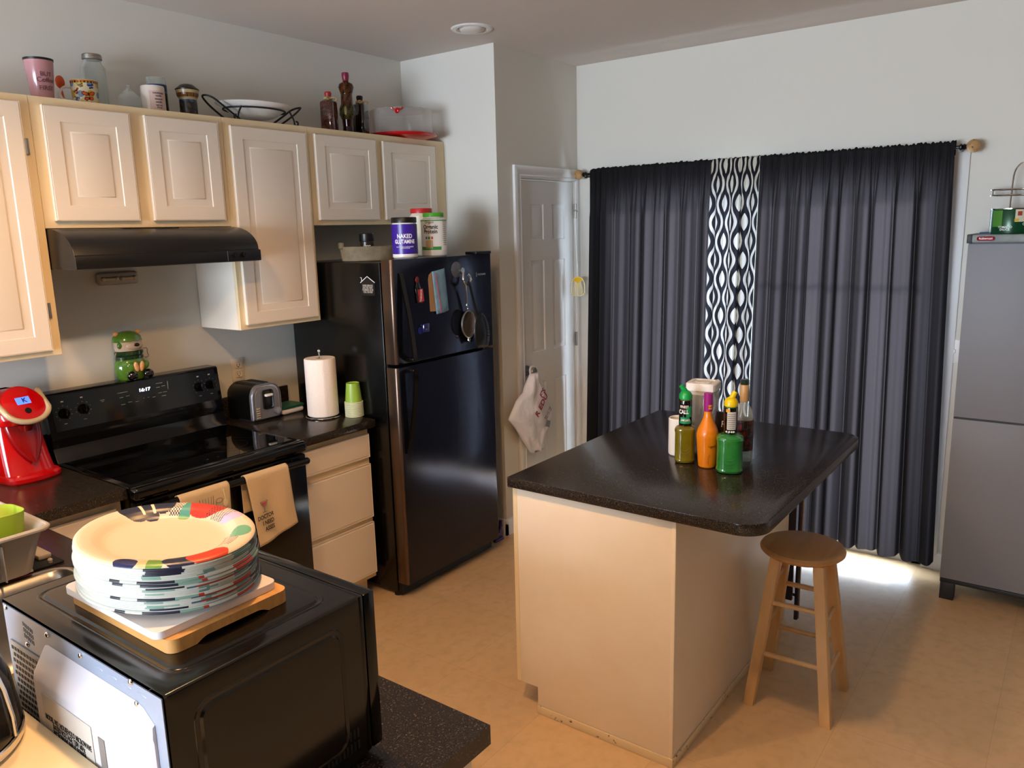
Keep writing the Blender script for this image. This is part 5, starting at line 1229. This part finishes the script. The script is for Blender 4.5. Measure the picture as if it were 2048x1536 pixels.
# wrapper: top with a raised pressed panel, two sides with pressed panels
cs_ = S()
for z_, q_ in ((MZ1, 'top'),): cs_.panels(lambda u, v, d: (u, v, MZ1+d), [MX0, MX1], [MY0, MY1], {(0, 0)}, [(.02, 0)])
cs_.panels(lambda u, v, d: (u, MY0-d, v), [MX0, MX1], [MZ0, MZ1], {(0, 0)}, [(.02, 0)])
cs_.panels(lambda u, v, d: (u, MY1+d, v), [MX0, MX1], [MZ0, MZ1], {(0, 0)}, [(.02, 0)])
cs_.box(MX0+.006, MX1-.001, MY0+.008, MY1-.008, MZ0, MZ0+.003)
bmw = cs_.bm; bmesh.ops.remove_doubles(bmw, verts=bmw.verts, dist=1e-5)
es = [e for e in bmw.edges if len(e.link_faces) == 2 and e.calc_face_angle(0) > 1.3]
bmesh.ops.bevel(bmw, geom=es, offset=.004, segments=3, affect='EDGES', profile=.5)
cs_.mi = 0
def plateau(rg, x0, x1, y0, y1, fn, r0):
    cs_.loft([[fn(x, y, h) for x, y, _ in rrect(x0+o, x1-o, y0+o, y1-o, max(.004, r0-o), 0, 8)] for o, h in rg], cap=True)
pr2 = [(0, -.0005), (.0015, .0012), (.003, .0014), (.006, .0002), (.009, .0002), (.0125, .0030), (.018, .0032)]
plateau(pr2, MX0+.030, MX1-.028, MY0+.030, MY1-.030, lambda a, b, h: (a, b, MZ1+h), .030)
plateau(pr2, MX0+.034, MX1-.034, MZ0+.030, MZ1-.030, lambda a, b, h: (a, MY0-h, b), .030)
body = obj('case', cs_, m_mwt, t)
vs_ = S()
for r in range(2):
    for q in range(9): vs_.box(-.615+.008*q+r*.0, -.611+.008*q, MY0-.0008, MY0+.001, .950+.022*r, .966+.022*r)
obj('side_vents', vs_, m_slot, body)
m_galv = M('pale_back_steel', '#9aa4b6', .42, metal=.25)
bk = obj('back_panel', S().box(MX0-.0012, MX0+.0005, MY0+.006, MY1-.004, MZ0+.002, MZ1-.006), m_galv, t, label='pale steel back panel')
def bulge(y0, y1, z0, z1, d, r=.022):
    rows = []
    for ins, dd in ((0, 0), (.004, d*.5), (r, d), (r+.01, d)):
        rows.append([(MX0-.0015-dd, y, z) for y, z in ((y0+ins, z0+ins), (y1-ins, z0+ins), (y1-ins, z1-ins*1.0), (y0+ins, z1-ins*1.0))])
    return rows
# white plastic duct hump: slanted top face, label on its lower face
hy0, hy1 = -2.405, -2.112
def hsec(y, k): return [(MX0-.0015, y, 1.178-.012*k), (MX0-.005, y, 1.172-.010*k), (MX0-.0255+.012*k, y, 1.140), (MX0-.0275+.014*k, y, 1.132), (MX0-.0275+.014*k, y, .960), (MX0-.022+.010*k, y, .950), (MX0-.0015, y, .945)]
hump = S().loft([hsec(hy0-.02, 1.6), hsec(hy0+.004, .3), hsec(hy0+.02, 0), hsec(hy1-.014, 0), hsec(hy1-.004, .3), hsec(hy1+.002, 1.2)])
m_hump = M('white_duct_plastic', '#cfccd2', .35)
hp = obj('air_duct', hump, m_hump, bk)
lb_ = obj('rating_label', S().box(MX0-.0286, MX0-.0277, -2.30, -2.150, .975, 1.122), M('rating_paper', '#b9b4ab', .5), hp)
text('MODEL NO. HOUSEHOLD MICROWAVE\nRATED VOLTAGE 120V 60Hz\nMICROWAVE INPUT POWER\nOUTPUT POWER 1000W\nSERIAL NO. 70910382\nTHIS PRODUCT COMPLIES\nWITH DHHS RULES\nMADE IN CHINA', .0125, 'lettering', m_ink, lb_, (MX0-.0289, -2.225, 1.050), (0, -1, 0), (0, 0, 1), bold=.005, sx=.62)
obj('barcode', S().box(MX0-.0284, MX0-.0276, -2.335, -2.318, .985, 1.115), m_line, hp)
gr = obj('vent_grille', S().box(MX0-.004, MX0-.0013, -2.112, -1.985, .975, 1.145, .002), m_rack, bk)
ho = S()
for r in range(14):
    for q in range(11):
        y = -1.994-.0108*q-(.0054 if r % 2 else 0); z = 1.134-.0112*r
        ho.box(MX0-.0046, MX0-.0041, y-.0033, y+.0033, z-.003, z+.003)
obj('vent_holes', ho, m_slot, gr)
sv = S()
for r in range(3):
    for q in range(6): sv.box(MX0-.0018, MX0-.0013, -2.045-.006*q-.003*r*0, -2.0425-.006*q, 1.165+.010*r-.003*q*.3, 1.172+.010*r-.003*q*.3)
obj('slits', sv, m_line, bk)
el = S()
for q in range(4): el.sph((MX0-.0012, -2.285-.038*q, 1.1915), .012, (.08, 1, .28))
obj('pressed_slots', el, m_galv, bk)
scw = S()
for (y, z) in ((-1.985, 1.200), (-2.130, 1.196), (-2.235, 1.196), (-2.375, 1.203), (-2.05, 1.155), (-2.385, 1.175)):
    o_ = obj('screw', S().sph((MX0-.002, y, z), .0048, (.6, 1, 1), n=12), m_chr, bk)
# door and front on the far side
obj('front_frame', S().box(MX1+.0005, MX1+.012, MY0+.002, MY1-.002, MZ0, MZ1-.002, .003), m_blk, t)
obj('door', S().box(MX1+.0125, MX1+.036, MY0+.001, MY1-.13, MZ0+.002, MZ1-.002, .004), m_blk, t)
obj('control_panel', S().box(MX1+.0125, MX1+.030, MY1-.128, MY1-.002, MZ0+.002, MZ1-.002, .004), m_blks, t)
for a in (MX0+.04, MX1-.03):
    for b in (MY0+.04, MY1-.04): obj('foot', S().cyl((a, b, .9145), (a, b, MZ0+.0005), .014), m_blkm, t)
MT = MZ1+.0032
t = thing('bamboo_board', 'bamboo cutting board with foot notches lying on the microwave', 'cutting board', (-.70, -2.232, MT))
bx0, bx1, by0, by1, bz0, bz1 = -.803, -.602, -2.378, -2.085, MT+.0005, MT+.021
pf = [(bx0+.0, bz0), (bx0+.04, bz0)] + [(bx0+.04+.02*k/5, bz0+.007*math.sin(PI/2*k/5)) for k in range(1, 6)] + [(bx1-.06+.02*k/5, bz0+.007*math.cos(PI/2*k/5)) for k in range(0, 6)] + [(bx1, bz0), (bx1, bz1), (bx0, bz1)]
bb = S().prism(pf, 'y', by0, by1)
bmb = bb.bm
es = [e for e in bmb.edges if abs((e.verts[0].co-e.verts[1].co).normalized().z) > .95 and min(abs(e.verts[0].co.x-bx0), abs(e.verts[0].co.x-bx1)) < 1e-4]
bmesh.ops.bevel(bmb, geom=es, offset=.016, segments=5, affect='EDGES', profile=.5)
obj('board', bb, m_bam, t)
WT = bz1+.0005
t = thing('plastic_cutting_board', 'white plastic cutting board between the bamboo board and the paper platters', 'cutting board', (-.708, -2.225, WT))
obj('board', S().box(-.812, -.610, -2.362, -2.088, WT, WT+.011, .014, 4, vert=True), m_pe, t)
# platters
PTX, PTY, PTZ = -.703, -2.212, WT+.0118
ns, dz = 27, .0026
def plat_col(th, q, top):
    """printed rim colours; th round the oval, q 0 centre..1 rim"""
    th = wrapa(th); R = q
    base = '#eee3d6'
    if R < .62: return base
    def blob(t0, r0, wt, wr): return ((wrapa(th-t0)/wt)**2+((R-r0)/wr)**2) < 1
    # far side: navy flower, dots, coral, teal
    if blob(1.34, .86, .23, .20) or blob(.96, .92, .19, .19) or blob(1.15, .73, .13, .13):
        if R > .74 and (abs(th-1.25) < .022 or abs(th-1.08) < .022): return '#f2e6d6'
        return '#1f3f78' if R > .72 else '#4a5a8c'
    if abs(wrapa(th-.60)) < .10*(1.04-R)/.35 and R > .68: return '#8fc4bb'
    if blob(.33, .90, .30, .22):
        if th < .22 and math.sin(th*130)*math.sin(R*120) > .4: return '#7a3a34'
        return '#dc7354'
    if blob(.60, .68, .11, .07): return '#bcd8b0'
    if .60 < th < .86 and R > .70 and math.sin(th*150)*math.sin(R*110) > .15: return '#5a6b8c'
    if -.15 < th < .10 and R > .70 and math.sin(th*140+R*50)*math.sin(R*110) > .2: return '#8a8f9c'
    if blob(-.22, .84, .14, .14): return '#e4d8ea'
    if blob(-.85, .84, .20, .12): return '#a9cfbb'
    if -1.35 < th < -.85 and .66 < R < .86 and math.sin(th*150)*math.sin(R*120) > .25: return '#8c8f8a'
    # near side: orange, navy, green, navy
    if blob(-1.72, .90, .27, .14): return '#e07f44'
    if blob(-2.06, .90, .20, .13): return '#27407f'
    if blob(-2.38, .93, .15, .11): return '#a9c47e' if th > -2.42 else '#e3dcc0'
    if blob(-2.66, .93, .14, .11): return '#2c4f96'
    if blob(-2.75, .70, .16, .018): return '#d9713c'
    return base
def platter(level, top):
    n, prof = (900, [(0, .0), (.30, 0), (.60, 0), (.66, .0008), (.70, .003), (.76, .009), (.80, .0118), (.84, .013), (.88, .0138), (.92, .0142), (.96, .0138), (.985, .0125), (1.0, .0105), (1.0, .0098)]) if top else \
              (420, [(.60, 0), (.72, .005), (.80, .0105), (.90, .0135), (.97, .0132), (.99, .0120), (1.0, .0105), (1.003, .0088), (.99, .0078)])
    if top:
        pp = []
        for (a, b), (c, d) in zip(prof, prof[1:]):
            m_ = 1 if c < .6 else 4
            pp += [(a+(c-a)*k/m_, b+(d-b)*k/m_) for k in range(m_)]
        prof = pp+[prof[-1]]
    bm = bmesh.new(); lay = bm.loops.layers.color.new('print'); rows = []
    rn = random.Random(11+level)
    for r, z in prof:
        if r == 0: rows.append([bm.verts.new((0, 0, z))]); continue
        rows.append([bm.verts.new((.121*r*math.cos(2*PI*k/n), .160*r*math.sin(2*PI*k/n), z+.0)) for k in range(n)])
    if not top:   # under side sheet closes the dish shape
        rows.insert(0, [bm.verts.new((0, 0, 0))])
    seg = []
    a = 0
    while a < n:
        ln = rn.randint(6, 26); seg += [rn.random()]*ln; a += ln
    for j in range(len(rows)-1):
        A_, B_ = rows[j], rows[j+1]
        for k in range(n):
            k2 = (k+1) % n
            f = bm.faces.new((A_[0], B_[k], B_[k2]) if len(A_) == 1 else (A_[k], B_[k], B_[k2], A_[k2]))
            th = 2*PI*(k+.5)/n
            if top:
                rr_ = prof[j][0]*.5+prof[min(j+1, len(prof)-1)][0]*.5
                c = plat_col(th, rr_, True)
            else:
                v = seg[k]; tt = wrapa(th); c = '#e6e6e0'
                if j >= len(rows)-4:
                    near = 1 if (-2.9 < tt < -.1) else 0   # printed part of the edge
                    if near:
                        if tt > -1.9: c = ('#7a2f2c' if v < .12 else '#cf765c' if v < .36 else '#2c3f74' if v < .48 else '#a9c0ba' if v < .62 else '#dcdcd6')
                        elif tt > -2.45: c = ('#2c3f6e' if v < .16 else '#7f9fae' if v < .32 else '#b4c8be' if v < .46 else '#dcdcd6')
                        else: c = ('#2a3560' if v < .10 else '#9db8a8' if v < .16 else '#e3e4df')
            cc = hx(c)
            for l in f.loops: l[lay] = cc
    return bm
m_plat = vcol('printed_platter', .32)
GL = 'stack of oval paper platters on the microwave'
def link_platter(bm, z, rot=0):
    for f in bm.faces: f.smooth = True
    me = bpy.data.meshes.new('platter'); bm.to_mesh(me); bm.free(); me.materials.append(m_plat)
    o = bpy.data.objects.new('paper_platter', me); COL.objects.link(o); o.location = (PTX, PTY, z); return o
rj = random.Random(5)
protos = []
for i in range(ns):
    z = PTZ+dz*i
    jx, jy = rj.uniform(-.0010, .0010), rj.uniform(-.0010, .0010)
    if i == 0: o = link_platter(platter(0, False), z); protos.append(o)
    elif i < 5: o = link_platter(platter(i, False), z); protos.append(o)
    elif i == ns-1: o = link_platter(platter(i, True), z)
    else:
        o = protos[rj.randint(0, 4)].copy(); COL.objects.link(o); o.location = (PTX, PTY, z)
    o.location.x += jx; o.location.y += jy; o.rotation_euler.z = rj.uniform(-.02, .02) if i < ns-1 else 0
    if i == 0: o.scale = (1.02, 1.02, 1)
    tag(o, 'oval white paper platter with printed edge inside the stack on the microwave', 'platter', GL)
tag(o, 'topmost oval paper platter, cream with navy flower and coral rim print', 'platter', GL)

# ================================================================ DISH RACK AND KETTLE
t = thing('dish_rack', 'taupe plastic dish rack with flared rim beside the sink, cut by the left edge', 'dish rack', (-.67, -.98, .9145))
def rk(ins, z, r=.03): return rrect(-.87+ins, -.478-ins, -1.232+ins, -.80-ins*.3, r, z)
bs = S().loft([rk(.040, .932), rk(.016, 1.040), rk(.004, 1.046), rk(.0, 1.052), rk(.004, 1.056), rk(.012, 1.054), rk(.022, 1.040), rk(.046, .938)], cap=False)
bs.box(-.87+.045, -.478-.045, -1.232+.045, -.82, .932, .938)
obj('basket', bs, m_rack, t, ang=.9)
obj('rim', S().tube([(x, y, z) for x, y, z in rk(.003, 1.052)], .0065, closed=True), M('rim_taupe', '#b3aba0', .45), t)
obj('divider', S().grid(lambda u, v: (-.60+.0*v, -1.225+.40*u, .94+(.095-.03*math.sin(PI*u)*0)*v), 8, 2, .003), m_rack, t)
obj('drain_mat', S().box(-.84, -.43, -1.150, -.74, .9145, .9205, .002), m_blkm, t)
for (a, b) in ((-.46, -1.135), (-.585, -1.150), (-.45, -.80)):
    obj('foot', S().sph((a, b, .9275), .0066).cyl((a, b, .921), (a, b, .9275), .006), m_rack, t)
obj('side_flap', S().box(-.475, -.440, -1.10, -.95, .921, .935, .004), m_rack, t)
t = thing('silicone_cup', 'lime green soft cup standing in the near corner of the dish rack', 'cup', (-.575, -1.105, .94))
obj('cup', S().lathe([(0, .0), (.040, 0), (.046, .01), (.058, .150), (.059, .156), (.055, .156), (.043, .012), (0, .006)], (-.567, -1.118, .9385), sq=3.2, n=40, rip=lambda a, z: .03*math.sin(a*3+z*25)), M('lime_silicone', '#9db82a', .45), t, ang=1.5)
t = thing('frying_pan', 'black pan edge standing inside the dish rack behind the green cup', 'pan', (-.53, -.93, .94))
obj('pan', S().lathe([(0, 0), (.05, 0), (.055, .004), (.058, .060), (.054, .060), (.05, .01), (0, .008)], (-.565, -.935, .9385)), m_blkm, t)
KXX, KYY, KZ = -1.028, -2.085, 1.0685
t = thing('kettle', 'glossy black kettle with silver edge strip on the bar ledge, cut by the left edge', 'kettle', (KXX, KYY, KZ))
obj('body', S().lathe([(0, 0), (.118, 0), (.126, .006), (.128, .03), (.122, .09), (.104, .15), (.078, .195), (.05, .215), (0, .222)], (KXX, KYY, KZ), n=56), m_blk, t)
obj('base_ring', S().lathe([(.1265, .004), (.1300, .006), (.1305, .016), (.1285, .018)], (KXX, KYY, KZ), n=56), m_chr, t)
A = math.atan2(CY-KYY, CX-KXX)+1.02
prf = [(.1285, .02), (.128, .05), (.122, .092), (.113, .125), (.104, .152), (.091, .176), (.078, .197)]
obj('silver_strip', S().tube([(KXX+(r+.001)*math.cos(A), KYY+(r+.001)*math.sin(A), KZ+z) for r, z in prf], .0035), m_chr, t)
obj('lid_knob', S().lathe([(.008, .222), (.008, .232), (.016, .238), (.014, .248), (0, .25)], (KXX, KYY, KZ)), m_blks, t)
obj('handle', S().tube([(KXX-.09, KYY, KZ+.16), (KXX-.15, KYY, KZ+.19), (KXX-.175, KYY, KZ+.13), (KXX-.15, KYY, KZ+.06), (KXX-.12, KYY, KZ+.05)], .010, smooth=2), m_blks, t)
